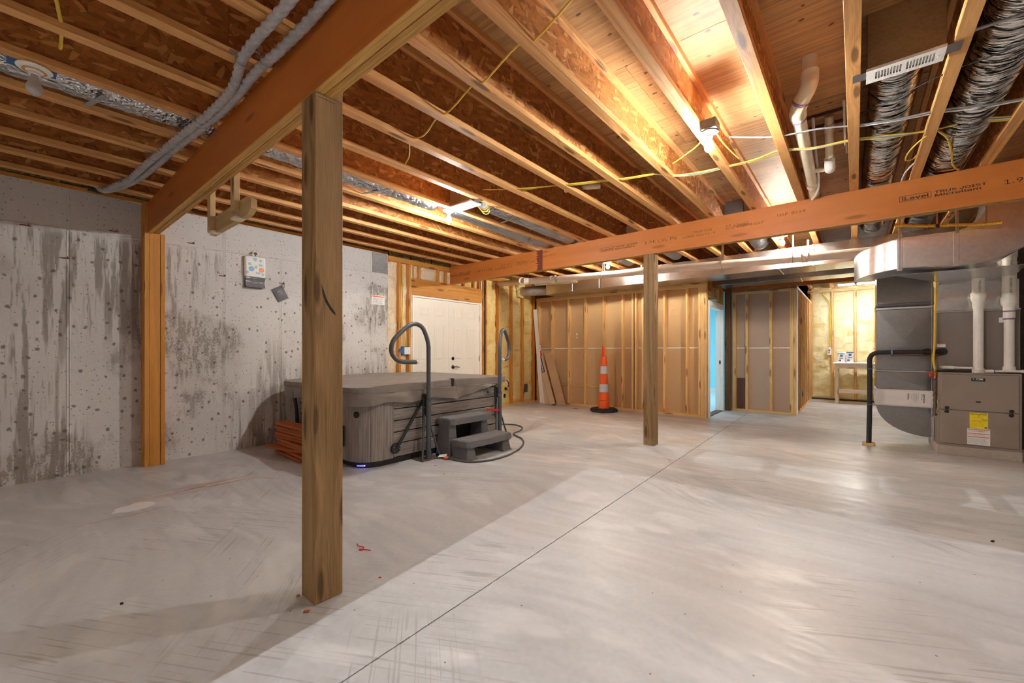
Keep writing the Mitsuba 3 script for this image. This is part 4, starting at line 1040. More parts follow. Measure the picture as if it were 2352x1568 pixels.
for i, z in enumerate(np.arange(.47, .85, .055)): seg.append(cyl((.704, 6.76, z), (.704, 6.76, z + .036), .0195, 12))
part(k, 'iron_pipe', cat([cyl((.704, 6.76, .44), (.704, 6.76, .85), .0145, 12)] + seg[2:] + [cyl((.704, 6.76, .69), (.735, 6.76, .69), .014, 10)]), M_iron, 40)
part(k, 'drip_leg', cyl((.704, 6.76, .42), (.704, 6.76, .56), .017, 12), M_iron, 40)
part(k, 'flat_bracket', box((.672, 6.745, .405), (.742, 6.79, .425), .003), M_steel)
part(k, 'gas_strap', box((.676, 6.77, .10), (.6785, 6.79, 2.0)), M_galv)
solo('thermostat_wire', tube(smooth_path([(.728, 6.70, .62), (.716, 6.695, .60), (.722, 6.70, .54), (.712, 6.70, .49), (.715, 6.71, .45)], 6), .0035, 6), M_yellow, 'short yellow wire hanging at the left edge of the furnace', 'cable', smooth=True)
k = thing('gas_hose', 'ribbed yellow gas hose crossing behind the orange beam near the furnace', 'hose')
part(k, 'hose', tube(path([(.30, 5.60, 2.412), (.38, 5.60, 2.392), (.53, 5.60, 2.358), (.70, 5.60, 2.335), (.86, 5.60, 2.31), (1.0, 5.60, 2.30)], .004, 10), .0145, 12, prof=lambda s, t: 1 + .12 * np.sin(s * 420)), mat('hose_yellow', '#dba92c', .45), True)
part(k, 'clip', box((.585, 5.582, 2.325), (.612, 5.618, 2.36), .004), M_black)
part(k, 'strap', box((.592, 5.617, 2.33), (.605, 5.619, 2.66)), M_steel)
part(k, 'strap', box((.905, 5.617, 2.29), (.918, 5.619, 2.66)), M_steel)

# ================================================================ THINGS UNDER THE CEILING
def crinkle(amp, freq, seed):
    def f(s, t):
        s, t = np.broadcast_arrays(s, t)
        q = np.stack([s * freq, np.cos(t) * 4.5, np.sin(t) * 4.5 + seed], -1)
        return 1 + amp * (meshkit.fbm(q, 3, seed) - .5) * 2
    return f
def ribbed(amp, pitch, seed):
    def f(s, t):
        s, t = np.broadcast_arrays(s, t)
        w = meshkit.noise(np.stack([s * 7, np.cos(t) * 1.5, np.sin(t) * 1.5], -1), seed)
        return 1 + amp * np.sin(s * 2 * PI / pitch + 5 * w) * (.4 + .9 * meshkit.noise(np.stack([s * 11, np.cos(t) * 3, np.sin(t) * 3], -1), seed + 1)) + .03 * (w - .5)
    return f
def flex(label, pts, r, mat_, pf, straps=(), step=.008):
    k = thing('flex_duct', label, 'duct')
    part(k, 'sleeve', tube(path(pts, step), r, 48, prof=pf), mat_, True)
    for (a, b, d) in straps:
        part(k, 'strap', beam_between(a, b, .03, .004), M_greycab if d else M_steel)
    return k
flex('silver insulated duct in the joist bay behind the unlit bulb at upper left', [(-3.51, -1.2, 2.79), (-3.51, 0, 2.785), (-3.52, .45, 2.795), (-3.51, .9, 2.80), (-3.50, 1.5, 2.80), (-3.50, 2.0, 2.79), (-3.50, 2.45, 2.80), (-3.49, 2.9, 2.79)], .125, M_foil, crinkle(.11, 34, 3), [((-3.40, .36, 2.66), (-3.67, .30, 2.675), 1), ((-3.24 - .06, 2.25, 2.66), (-3.68, 2.15, 2.67), 0)])
flex('dull foil duct from the white grille towards the orange beam', [(-3.07, 3.28, 2.80), (-3.08, 3.5, 2.79), (-3.07, 4.0, 2.785), (-3.08, 4.6, 2.78), (-3.07, 5.3, 2.79), (-3.07, 6.2, 2.80), (-3.08, 7.0, 2.78)], .115, M_foil, ribbed(.045, .022, 4), [((-3.28, 3.72, 2.675), (-2.91, 3.62, 2.665), 0)])
flex('dull foil duct in the bay left of the one from the white grille', [(-3.49, 3.05, 2.80), (-3.48, 3.6, 2.785), (-3.49, 4.4, 2.775), (-3.48, 5.2, 2.79), (-3.48, 6.2, 2.80), (-3.49, 7.0, 2.79)], .115, M_foil, ribbed(.045, .022, 6), [((-3.66, 4.55, 2.675), (-3.31, 4.50, 2.665), 0)])
flex('shiny ribbed foil duct running from the white ceiling register', [(.185, 3.06, 2.84), (.185, 3.22, 2.81), (.18, 3.6, 2.80), (.175, 4.2, 2.80), (.165, 5.0, 2.80), (.165, 6.0, 2.80), (.165, 7.0, 2.78)], .115, M_foilR, ribbed(.035, .018, 8))
flex('large shiny ribbed foil duct at the right edge under the ceiling', [(.60, .9, 2.82), (.60, 1.8, 2.81), (.60, 2.6, 2.80), (.605, 3.4, 2.79), (.60, 4.2, 2.785), (.59, 5.0, 2.79), (.59, 6.0, 2.79), (.59, 7.0, 2.78)], .128, M_foilR, ribbed(.04, .018, 9))
flex('short foil duct behind the orange beam beside the right lit bulb', [(-1.05, 5.75, 2.86), (-1.06, 6.0, 2.79), (-1.06, 6.4, 2.78), (-1.07, 7.0, 2.76)], .112, M_foil, ribbed(.05, .03, 12))
flex('foil duct behind the orange beam left of the middle post', [(-2.27, 5.3, 2.80), (-2.27, 6.0, 2.79), (-2.27, 7.0, 2.77)], .112, M_foil, ribbed(.03, .02, 13))

def register(label, x0, x1, y0, y1, nslot, straps, gap_mid=True, box_h=.26):
    k = thing('ceiling_register', label, 'vent')
    zc = 2.652
    holes = []
    m = .035; L = x1 - x0 - 2 * m
    n = nslot; w = L / (n + (1.2 if gap_mid else 0))
    xs = [x0 + m + w * (i + (1.2 if gap_mid and i >= n // 2 else 0)) for i in range(n)]
    pl = Polygon(sbox(x0, y0, x1, y1).exterior, [sbox(x + w * .18, y0 + .030, x + w * .82, y1 - .030).exterior for x in xs])
    part(k, 'face_plate', prism(pl, zc - .008, zc - .003, 'xy'), M_white)
    rim = Polygon(sbox(x0, y0, x1, y1).exterior, [sbox(x0 + .004, y0 + .004, x1 - .004, y1 - .004).exterior])
    part(k, 'rim', prism(rim, zc - .006, zc + .006, 'xy'), M_white)
    for x in xs:
        part(k, 'louvre', lin(box((-w * .42, y0 + .028, -.0008), (w * .42, y1 - .028, .0008)), rot((0, 1, 0), 42), (x + w * .5, 0, zc + .004)), M_white)
    part(k, 'boot', cat([box((x0 + .02, y0 + .016, zc), (x0 + .024, y1 - .016, zc + .06)), box((x1 - .024, y0 + .016, zc), (x1 - .02, y1 - .016, zc + .06)), box((x0 + .02, y0 + .016, zc), (x1 - .02, y0 + .02, zc + .06)), box((x0 + .02, y1 - .02, zc), (x1 - .02, y1 - .016, zc + .06))]), M_galv)
    part(k, 'lever', box((x1 - .026, (y0 + y1) / 2 - .004, zc - .016), (x1 - .020, (y0 + y1) / 2 + .004, zc - .008), .001), M_white)
    return k
k = register('white louvred ceiling register held between joists by metal straps, near the top right', .045, .345, 2.905, 3.04, 18, True)
part(k, 'strap', box((-.012, 2.925, 2.6515), (.047, 3.0, 2.6535), .0005), M_steel)
part(k, 'strap', box((.343, 2.915, 2.6515), (.402, 3.0, 2.6535), .0005), M_steel)
part(k, 'cardboard_boot', cat([box((.05, 3.024, 2.66), (.345, 3.03, 2.955), .001), box((.05, 2.92, 2.66), (.345, 2.926, 2.955), .001), box((.05, 2.92, 2.66), (.056, 3.03, 2.955), .001), box((.339, 2.92, 2.66), (.345, 3.03, 2.955), .001)]), M_cardD, label='brown duct-board box above the grille')
k = register('white grille between joists beside the lit bulb over the hot tub', -3.235, -2.93, 2.90, 3.06, 18, False)
part(k, 'strap', box((-3.30, 2.93, 2.6515), (-3.233, 3.0, 2.6535), .0005), M_steel)
part(k, 'strap', box((-2.932, 2.93, 2.6515), (-2.85, 3.0, 2.6535), .0005), M_steel)
part(k, 'duct_board', cat([box((-3.235, 3.05, 2.66), (-2.93, 3.056, 2.955), .001), box((-3.235, 2.905, 2.66), (-2.93, 2.911, 2.955), .001)]), M_cardD, label='dark duct-board box')
for i in range(3):
    pts = [(-3.05 + .02 * i, 3.02, 2.75), (-3.02, 3.12 + .03 * i, 2.655 - .02 * i), (-2.95, 3.16 + .02 * i, 2.64 - .012 * i), (-2.90, 3.10, 2.70)]
    solo('cable_loop', tube(smooth_path(pts, 8), .0055, 8), M_yellow, f'yellow cable {["loop nearest", "middle loop", "loop farthest"][i]} {["to", "of three by", "from"][i]} the white grille over the hot tub', 'cable', smooth=True)

solo('duct_boot', cat([prism([(-1.22, 5.50), (-1.02, 5.50), (-1.03, 5.62), (-1.21, 5.62)], 2.80, 2.955, 'xy')]), M_galvR, 'small grey sheet-metal boot between joists above the orange beam', 'duct')

# ---- plumbing in the bay left of the register
k = thing('drain_pipe', 'cream plastic drain pipe with elbows hanging in the joist bay', 'pipe')
r = .040
part(k, 'drop', cyl((-.215, 3.12, 2.9565), (-.215, 3.12, 2.86), r, 24), M_pvcT, 40)
part(k, 'elbow', tube(fillet([(-.215, 3.12, 2.87), (-.215, 3.12, 2.79), (-.262, 3.19, 2.745)], .05), r + .007, 24), M_pvcT, True)
part(k, 'elbow', tube(fillet([(-.255, 3.18, 2.752), (-.290, 3.245, 2.715), (-.291, 3.34, 2.713)], .05), r + .007, 24), M_pvcT, True)
part(k, 'primer_ring', tube([(-.262, 3.192, 2.744), (-.268, 3.203, 2.737)], r + .009, 24), M_purple, True)
part(k, 'primer_ring', tube([(-.291, 3.33, 2.713), (-.291, 3.345, 2.713)], r + .009, 24), M_purple, True)
part(k, 'run', tube([(-.291, 3.33, 2.713), (-.30, 4.30, 2.70), (-.31, 5.0, 2.69), (-.315, 6.30, 2.675)], r, 24), M_pvcT, True)
part(k, 'coupling', tube([(-.305, 4.62, 2.696), (-.306, 4.74, 2.695)], r + .008, 24), M_pvcT, True)
part(k, 'wye', tube(fillet([(-.308, 4.98, 2.69), (-.309, 5.12, 2.69), (-.36, 5.20, 2.71)], .05), r + .010, 24), M_pvcT, True)
part(k, 'branch', tube(fillet([(-.300, 4.36, 2.70), (-.21, 4.40, 2.70), (-.165, 4.40, 2.70)], .03), .020, 16), M_pvcT, True)
k = thing('trap_pipe', 'short cream drop pipe with a white elbow in the joist bay', 'pipe')
part(k, 'drop', cyl((-.155, 3.98, 2.95), (-.16, 4.20, 2.72), .028, 20), M_pvcT, 40)
part(k, 'collar', cyl((-.155, 4.02, 2.905), (-.156, 4.06, 2.865), .035, 20), M_pvcT, 40)
part(k, 'white_elbow', tube(fillet([(-.161, 4.22, 2.715), (-.162, 4.31, 2.66), (-.165, 4.42, 2.70)], .06), .036, 20), M_pvc, True)
part(k, 'hole_frame', box((-.30, 3.90, 2.935), (-.06, 3.915, 2.957), .002), M_dark)
part(k, 'hole_frame', box((-.30, 4.10, 2.935), (-.06, 4.115, 2.957), .002), M_dark)
solo('water_tube', tube(smooth_path([(-.25, 3.9, 2.94), (-.252, 4.2, 2.80), (-.25, 4.55, 2.70), (-.27, 4.80, 2.655), (-.32, 5.0, 2.645), (-.375, 5.08, 2.66)], 10), .0105, 10), M_whitecab, 'thin white water tube curving round the cream drain pipe', 'tube', smooth=True)
solo('water_tube', tube(smooth_path([(-.062, 3.75, 2.93), (-.06, 3.95, 2.78), (-.06, 4.1, 2.75), (-.062, 4.35, 2.90), (-.06, 4.8, 2.945)], 8), .008, 8), M_whitecab, 'thin white water tube beside the joist left of the register', 'tube', smooth=True)
solo('capped_pipe', cat([cyl((-2.20, 3.50, 2.76), (-1.90, 3.64, 2.76), .028, 18), cyl((-2.215, 3.494, 2.76), (-2.16, 3.52, 2.76), .034, 18)]), M_pvcT, 'short white plastic pipe end showing between joists left of the nearest lit bulb', 'pipe', smooth=40)
solo('cpvc_pipe', tube([(-2.60, -.2, 2.88), (-3.40, .05, 2.88)], .014, 10), M_pvcT, 'pale plastic pipe crossing the joists at the top left corner', 'pipe', smooth=True)

k = thing('main_drain', 'long white plastic drain pipe running below the ceiling to the wall', 'pipe')
pz = lambda x: 2.535 - .0375 * (x + 5.6)
yP = 6.412
part(k, 'run', tube([(-4.20, yP, pz(-4.2)), (-1.2, yP, pz(-1.2)), (-.50, yP, pz(-.5))], .056, 28), M_pvc, True)
part(k, 'run', tube([(-.50, yP, pz(-.5)), (.30, yP, pz(.3)), (1.4, yP, pz(1.4))], .056, 28), M_pvc, True)
part(k, 'sleeve', tube([(-5.66, yP, pz(-5.66)), (-4.86, yP, pz(-4.86))], .058, 28), M_pvcT, True, label='yellowed end of the pipe')
part(k, 'coupling', tube([(-.53, yP, pz(-.53)), (-.46, yP, pz(-.46))], .064, 28), M_pvc, True)
part(k, 'wye', tube([(-4.90, yP - .02, pz(-4.9)), (-4.34, yP - .01, pz(-4.34))], .060, 28), M_pvc, True)
part(k, 'hub', tube([(-4.36, yP, pz(-4.36)), (-4.25, yP, pz(-4.25))], .068, 28), M_pvc, True)
part(k, 'cleanout', cat([cyl((-4.93, yP - .10, pz(-4.9)), (-4.82, yP + .01, pz(-4.9)), .060, 24), lathe([(.066, 0), (.066, .03), (.05, .03), (.05, .012), (0, .012)], 24, (-4.925, yP - .10, pz(-4.9)), np.array([[.74, .0, -.68], [.68, 0, -.74], [0, 1, 0]]))]), M_pvc, 35)
part(k, 'branch', tube([(-4.80, yP + .11, pz(-4.8) - .05), (-3.9, yP + .16, pz(-3.9) - .05)], .028, 20), M_pvcT, True)
for x in (-3.30, -1.45, -.62):
    z = pz(x); th = np.linspace(0, 2 * PI, 25)
    ring = np.stack([np.full(25, x), yP + .0585 * np.sin(th), z + .0585 * np.cos(th)], 1)
    part(k, 'hanger_strap', cat([tube(ring, .004, 6), box((x - .008, yP - .003, z + .055), (x + .008, yP - .001, 2.70)), box((x - .008, yP + .055, z + .02), (x + .008, yP + .058, 2.70))]), M_steel)

# ---- cables through the joists
def cable(label, pts, r=.0055, m=None, n=8, name='electrical_cable', grp=None):
    return solo(name, tube(smooth_path(pts, 6), r, n), m or M_yellow, label, 'cable', grp, smooth=True)
cable('thin yellow cable threaded through the joists in front of the near beam post', [(-.82, 1.52, 2.70), (-1.16, 1.61, 2.665), (-1.25, 1.63, 2.69), (-1.31, 1.60, 2.665), (-1.58, 1.68, 2.66), (-1.70, 1.70, 2.69), (-1.95, 1.755, 2.665), (-2.12, 1.79, 2.69), (-2.31, 1.84, 2.665), (-2.52, 1.88, 2.70), (-2.70, 2.00, 2.69), (-2.92, 2.10, 2.69)])
cable('yellow cable from the nearest lit bulb down to the left joist', [(-.76, 2.98, 2.65), (-.87, 3.17, 2.655), (-1.0, 3.29, 2.66), (-1.13, 3.40, 2.668)])
cable('yellow cable from the nearest lit bulb to the cable bundle at the right', [(-.735, 3.0, 2.65), (-.73, 3.3, 2.655), (-.70, 3.62, 2.66)])
zc = 2.674
for i in range(5):
    d = .007 * i
    wob = [.004 * math.sin(2.1 * i + j) for j in range(12)]
    pts = [(-1.32, 3.50 + d, zc + .008 * (i % 2)), (-1.16, 3.64 + d + wob[0], zc - .014 + wob[1]), (-.98, 3.70 + d, zc - .012 + wob[2]), (-.83, 3.74 + d + wob[3], zc), (-.60, 3.72 + d, zc - .01 + wob[4]), (-.43, 3.70 + d + wob[5], zc), (-.24, 3.78 + d, zc - .012 + wob[6]), (-.01, 3.84 + d + wob[7], zc), (.20, 3.93 + d, zc - .008 + wob[8]), (.40, 4.03 + d + wob[9], zc + .004 * i), (.62, 4.05 + d * 2, zc + .012), (.80, 4.12 + d * 2, zc), (1.3, 4.25 + d, zc)]
    cable(['yellow cable, front one of the bundle crossing under the joists by the lit bulb', 'blue-grey cable in the bundle crossing under the joists by the lit bulb', 'white cable in the bundle crossing under the joists by the lit bulb', 'yellow cable, middle one of the bundle crossing under the joists by the lit bulb', 'yellow cable, rear one of the bundle crossing under the joists by the lit bulb'][i], pts, .0055, [M_yellow, M_bluecab, M_whitecab, M_yellow, M_yellow][i])
for i in range(4):
    d = .012 * i
    pts = [(-2.74 + .02 * i, 2.88 + d, 2.70), (-2.50, 2.98 + .03 * i, 2.675), (-2.34, 3.05 + d, 2.668), (-2.15, 3.16 + d, 2.672 + .004 * i), (-1.95, 3.24 + d, 2.668), (-1.72, 3.36 + d, 2.678), (-1.55, 3.42 + d * .8, 2.668), (-1.32, 3.50 + d * .6, 2.674)]
    cable(f'yellow cable, {["first", "second", "third", "fourth"][i]} from the front in the fan left of the nearest bulb', pts[(i % 3 if i < 3 else 1):])
cable('grey wire sagging across the joist bays above the register towards the right', [(-.7, 3.30, 2.70), (-.44, 3.42, 2.665), (-.2, 3.50, 2.67), (-.02, 3.58, 2.665), (.2, 3.66, 2.66), (.40, 3.70, 2.665), (.6, 3.78, 2.66), (.79, 3.86, 2.665), (1.25, 4.0, 2.67)], .006, M_greycab)
cable('white cable beside the grey wire across the right joist bays', [(-.02, 3.62, 2.668), (.2, 3.68, 2.662), (.40, 3.74, 2.668), (.6, 3.82, 2.662), (.80, 3.88, 2.668)], .006, M_whitecab)
cable('yellow cable over the shiny ducts, upper of the pair at the right', [(.42, 3.72, 2.672), (.6, 3.79, 2.667), (.80, 3.87, 2.672), (1.2, 3.98, 2.675)])
cable('black wire drooping across the shiny foil ducts at upper right', [(-.02, 3.52, 2.70), (.12, 3.42, 2.67), (.25, 3.30, 2.66), (.40, 3.22, 2.665), (.55, 3.16, 2.652), (.70, 3.10, 2.655), (.9, 2.98, 2.68)], .0035, M_blackcab)
cable('grey metal rod from the register joist to the upper right corner', [(.40, 2.88, 2.665), (.60, 2.88, 2.665), (.80, 2.88, 2.667), (1.2, 2.88, 2.67)], .0075, M_greycab)
cable('coiled yellow cable loop hanging left of the second joist from the right', [(.40, 4.06, 2.67), (.34, 4.08, 2.63), (.30, 4.22, 2.62), (.30, 4.40, 2.63), (.345, 4.50, 2.66), (.37, 4.52, 2.69)])
cable('yellow cable dropping over the large foil duct to the orange beam', [(.44, 4.06, 2.668), (.50, 4.20, 2.655), (.555, 4.50, 2.65), (.60, 4.80, 2.65), (.655, 5.0, 2.66), (.66, 5.02, 2.67)], .007)
cable('white cable curving beside a joist just above the orange beam at the right', [(.36, 4.62, 2.665), (.325, 4.78, 2.66), (.315, 4.96, 2.662), (.318, 5.05, 2.665)], .006, M_whitecab)
cable('yellow cable dangling between joists at the top left corner', [(-2.62, .10, 2.70), (-2.667, .128, 2.685), (-2.74, .14, 2.68), (-2.86, .155, 2.69), (-2.90, .158, 2.66), (-2.96, .16, 2.665), (-3.05, .165, 2.69), (-3.13, .168, 2.72), (-3.19, .169, 2.735)], .0075)
cable('yellow cable sagging below the joists beyond the orange beam', [(-2.33, 5.35, 2.665), (-2.1, 5.42, 2.60), (-1.85, 5.45, 2.575), (-1.6, 5.45, 2.60), (-1.45, 5.42, 2.65)], .006)
for x, a in ((-2.90, (-2.915, 2.30)), (-3.27, (-3.30, 2.42))):
    pass

# ---- pair of thick twisted grey cables strapped under the joists
def twist(s, t): return 1 + .13 * np.cos(3 * (t - s * 34))
def service(label, pts, straps):
    k = thing('service_cable', label, 'cable')
    part(k, 'sheath', tube(path(pts, .006), .0215, 24, prof=twist), M_twist, True)
    for x in straps:
        p = min(path(pts, .01), key=lambda q: abs(q[0] - x))
        th = np.linspace(0, 2 * PI, 17)
        part(k, 'strap', cat([tube(np.stack([np.full(17, p[0]) + .006 * np.sin(th), p[1] + .026 * np.sin(th), p[2] + .026 * np.cos(th)], 1), .0025, 6), box((p[0] - .010, p[1] - .055, 2.649), (p[0] + .010, p[1] - .02, 2.6525), .0005)]), M_steel)
    return k
zs = 2.628
service('thick twisted grey cable strapped under the joists, upper of the pair', [(-1.2, .74, zs), (-1.80, .748, zs), (-1.972, .743, zs - .006), (-2.165, .738, zs - .004), (-2.378, .746, zs), (-2.599, .782, zs - .004), (-2.80, .797, zs), (-3.07, .786, zs), (-3.5, .748, zs - .003), (-4.24, .690, zs), (-4.75, .655, zs), (-5.05, .60, zs), (-5.32, .545, zs + .01), (-5.46, .50, zs + .10)], (-2.39, -3.22, -4.10, -4.86))
service('thick twisted grey cable next to the dark beam, lower of the pair', [(-1.1, .835, zs), (-1.69, .845, zs), (-1.906, .848, zs), (-2.171, .838, zs - .004), (-2.411, .826, zs), (-2.637, .830, zs - .004), (-2.825, .834, zs), (-3.045, .828, zs), (-3.367, .800, zs - .003), (-3.82, .766, zs), (-4.58, .717, zs), (-5.0, .655, zs), (-5.20, .60, zs), (-5.34, .545, zs + .01), (-5.47, .51, zs + .10)], (-2.30, -3.15, -4.0, -4.75))
solo('cable_putty', lumpy((-5.56, .47, 2.665), (-5.46, .57, 2.74), .012, 31, .012), M_black, 'black sealing putty where the twisted cables enter the wall', 'sealant', smooth=True)

# ---- wooden hanger under the near beam
k = thing('hanging_rack', 'pale wooden hanger of two uprights and a crossboard under the near beam', 'rack')
part(k, 'upright', box((-3.872, .978, 2.085), (-3.80, 1.014, 2.54), .002), M_tan)
part(k, 'upright', box((-3.345, .978, 2.125), (-3.273, 1.014, 2.54), .002), M_tan)
cb = prism([(-3.93, 2.075), (-3.135, 2.075), (-3.07, 2.105), (-3.07, 2.165), (-3.135, 2.20), (-3.84, 2.20), (-3.93, 2.15)], 1.015, 1.052, 'xz')
uvb = np.stack([cb[0][:, 0], cb[0][:, 2] + cb[0][:, 1] + 130.0], 1)
part(k, 'crossboard', (cb[0], cb[1], uvb), M_tan)
for x in (-3.83, -3.31):
    part(k, 'foot_block', box((x - .04, .980, 2.072), (x + .05, 1.05, 2.087), .002), M_whitewood)

# ================================================================ ON AND AT THE LEFT WALL
k = thing('filter_pouch', 'white printed pouch with coloured dots hanging in a clear bag on the concrete wall', 'bag')
xw = XW
part(k, 'hook', tube(smooth_path([(xw, 1.88, 2.345), (xw + .05, 1.885, 2.35), (xw + .07, 1.89, 2.325), (xw + .045, 1.893, 2.305)], 5), .005, 8), M_rust, True)
part(k, 'tie_loop', tube(smooth_path([(xw + .04, 1.875, 2.300), (xw + .05, 1.868, 2.34), (xw + .055, 1.895, 2.362), (xw + .05, 1.922, 2.335), (xw + .04, 1.918, 2.300)], 6), .006, 8), M_white, True)
pouch = rbox((xw + .008, 1.782, 2.045), (xw + .062, 2.005, 2.298), .02, 14)
part(k, 'pouch', pouch, M_label, 50)
part(k, 'clear_sleeve', cat([grid((xw + .055, 1.79, 1.925), (0, .21, 0), (0, 0, .125), 30, 18, lambda p, a, b: .018 * (meshkit.fbm(p * 26, 3, 4) - .5) - .03 * np.sin(b * PI) + .012), grid((xw + .012, 2.0, 1.925), (0, -.21, 0), (0, 0, .125), 30, 18, lambda p, a, b: .014 * (meshkit.fbm(p * 22, 3, 6) - .5)), box((xw + .01, 1.79, 2.03), (xw + .058, 2.0, 2.05), .004)[:2] + (None,)]), M_clear, False, label='grey crumpled clear plastic below the pouch')
def dot(y, z, r, col, nm):
    part(k, 'dot', prism(Point(y, z).buffer(r), xw + .0618, xw + .0628, 'yz'), mat(nm, col, .6) if 'mat_' + nm not in scene else 'mat_' + nm)
for y, z, r, c, nm in ((1.828, 2.20, .019, '#a9cdb8', 'dot_green'), (1.847, 2.145, .031, '#8fb4e0', 'dot_blue'), (1.895, 2.172, .018, '#a9cdb8', 'dot_green'), (1.955, 2.142, .029, '#ee9a80', 'dot_coral'), (1.956, 2.142, .013, '#f0d27a', 'dot_yellow'), (1.885, 2.262, .022, '#a8c2e2', 'dot_pale'), (1.945, 2.252, .016, '#b8d4c2', 'dot_green'), (1.97, 2.09, .015, '#a9cdb8', 'dot_green'), (1.802, 2.10, .017, '#9cc0b0', 'dot_green'), (1.81, 2.25, .016, '#dfe6f2', 'dot_mist')):
    dot(y, z, r, c, nm)
for y, z in ((1.92, 2.19), (1.893, 2.092)): part(k, 'print', text('clear', .026, (xw + .0622, y, z), (0, 1, 0), (0, 0, 1), .0008, True, .05), 'mat_dot_blue')
k = thing('grey_pouch', 'small grey vinyl pouch hanging crooked from a rusty tie', 'bag')
def pil(p, a, b): return .028 * np.sin(a * PI) ** .6 * np.sin(b * PI) ** .6 + .008 * (meshkit.fbm(p * 30, 3, 9) - .5)
o = np.array([xw + .012, 2.168, 1.775]); e1 = np.array([0, .122, .065]); e2 = np.array([0, -.083, .155])
part(k, 'bag', cat([grid(o, e1, e2, 22, 26, pil), grid(o + e1, -e1, e2, 4, 4, lambda p, a, b: 0 * a - .008 * np.sin(a * PI) * np.sin(b * PI))]), M_bag, True)
part(k, 'string', tube(smooth_path([(xw + .02, 2.205, 1.955), (xw + .035, 2.20, 1.985), (xw + .03, 2.215, 2.015), (xw + .03, 2.23, 1.985), (xw + .02, 2.222, 1.957)], 6), .003, 6), M_iron, True)
k = thing('safety_sign', 'white laminated notice with a red bar on the concrete wall right of the near post', 'sign')
part(k, 'sheet', box((xw + .001, 3.482, 1.868), (xw + .006, 3.708, 2.010), .001), M_label)
part(k, 'red_bar', box((xw + .0055, 3.492, 1.982), (xw + .0068, 3.695, 1.998)), mat('notice_red', '#e8543a', .5))
for i in range(8): part(k, 'lettering', text(['For your own safety and the safety of others', 'Persons with medical conditions consult a physician', 'Test water temperature before entering the spa', 'Do not use alone or under the influence', 'Children must be supervised at all times', 'Never operate with a damaged cover or cord', 'Keep drain fittings covered and in place', 'Read all instructions in the manual'][i], .0062, (xw + .006, 3.497, 1.966 - .0118 * i), (0, 1, 0), (0, 0, 1), .0006, False, .19 - .015 * (i % 3)), M_inkG)

k = thing('switch_box', 'white two-switch plate on a blue box between studs beside the double door', 'switch')
part(k, 'box', box((XW - .06, 4.03, 1.095), (XW + .004, 4.155, 1.235), .004), M_blue)
part(k, 'side_box', cyl((XW - .01, 4.015, 1.165), (XW + .002, 4.015, 1.165), .045, 18), M_blue, 40)
part(k, 'plate', box((XW + .004, 4.072, 1.105), (XW + .010, 4.19, 1.222), .003), M_white)
for y in (4.108, 4.152): part(k, 'toggle', box((XW + .008, y - .006, 1.150), (XW + .024, y + .006, 1.170), .002), M_white)
for i in range(3):
    cable(f'yellow cable running down to the switch box, {["left", "middle", "right"][i]} of three', [(XW + .004, 4.03 + .012 * i, 2.55), (XW + .006, 4.04, 2.0), (XW + .008, 4.02 + .01 * i, 1.6), (XW + .012, 4.045 + .02 * i, 1.42), (XW + .012, 4.05 + .03 * i, 1.30), (XW - .01, 4.08 + .022 * i, 1.225)])
cable('thick black cable running down the edge of the yellow foam right of the double door', [(XW - .02, 5.975, 2.55), (XW - .012, 5.972, 2.2), (XW - .015, 5.98, 1.6), (XW - .012, 5.975, 1.0), (XW - .015, 5.97, .4), (XW - .02, 5.975, .05)], .011, M_blackcab)
cable('yellow cable down the third stud of the yellow foam wall', [(XW + .006, 7.18, 2.5), (XW + .006, 7.175, 1.9), (XW + .008, 7.18, 1.4), (XW + .006, 7.178, 1.1)])
solo('outlet_box', cat([box((XW - .05, 7.245, .245), (XW - .01, 7.375, .425), .004)]), M_iron, 'dark open outlet box in the yellow foam near the floor', 'outlet')

cable('yellow cable strung through the studs of the partition behind the traffic cone', [(-5.10, Y1 + .05, .42), (-4.90, Y1 + .03, .43), (-4.76, Y1 + .045, .455), (-4.60, Y1 + .02, .42), (-4.48, Y1 + .02, .425), (-4.355, Y1 + .045, .44), (-4.2, Y1 + .02, .425), (-4.05, Y1 + .02, .44), (-3.935, Y1 + .045, .46), (-3.8, Y1 + .04, .47)])
solo('drywall_spot', cat([prism(Point(-4.60, 1.515).buffer(.020), Y1 + .085, Y1 + .0894, 'xz'), prism(Point(-4.595, 1.445).buffer(.014), Y1 + .085, Y1 + .0894, 'xz')]), M_gyp, 'two white plaster spots on the drywall back left of the traffic cone', 'patch')
solo('outlet_box', box((-3.93, Y1 + .01, .33), (-3.88, Y1 + .085, .43), .003), M_blue, 'blue outlet box on a stud behind the traffic cone', 'outlet')
solo('spare_board', box((-1.787, Y2 + .066, .04), (-1.655, Y2 + .084, .635), .002), M_brownboard, 'dark brown offcut board standing between studs of the greyish partition', 'board')

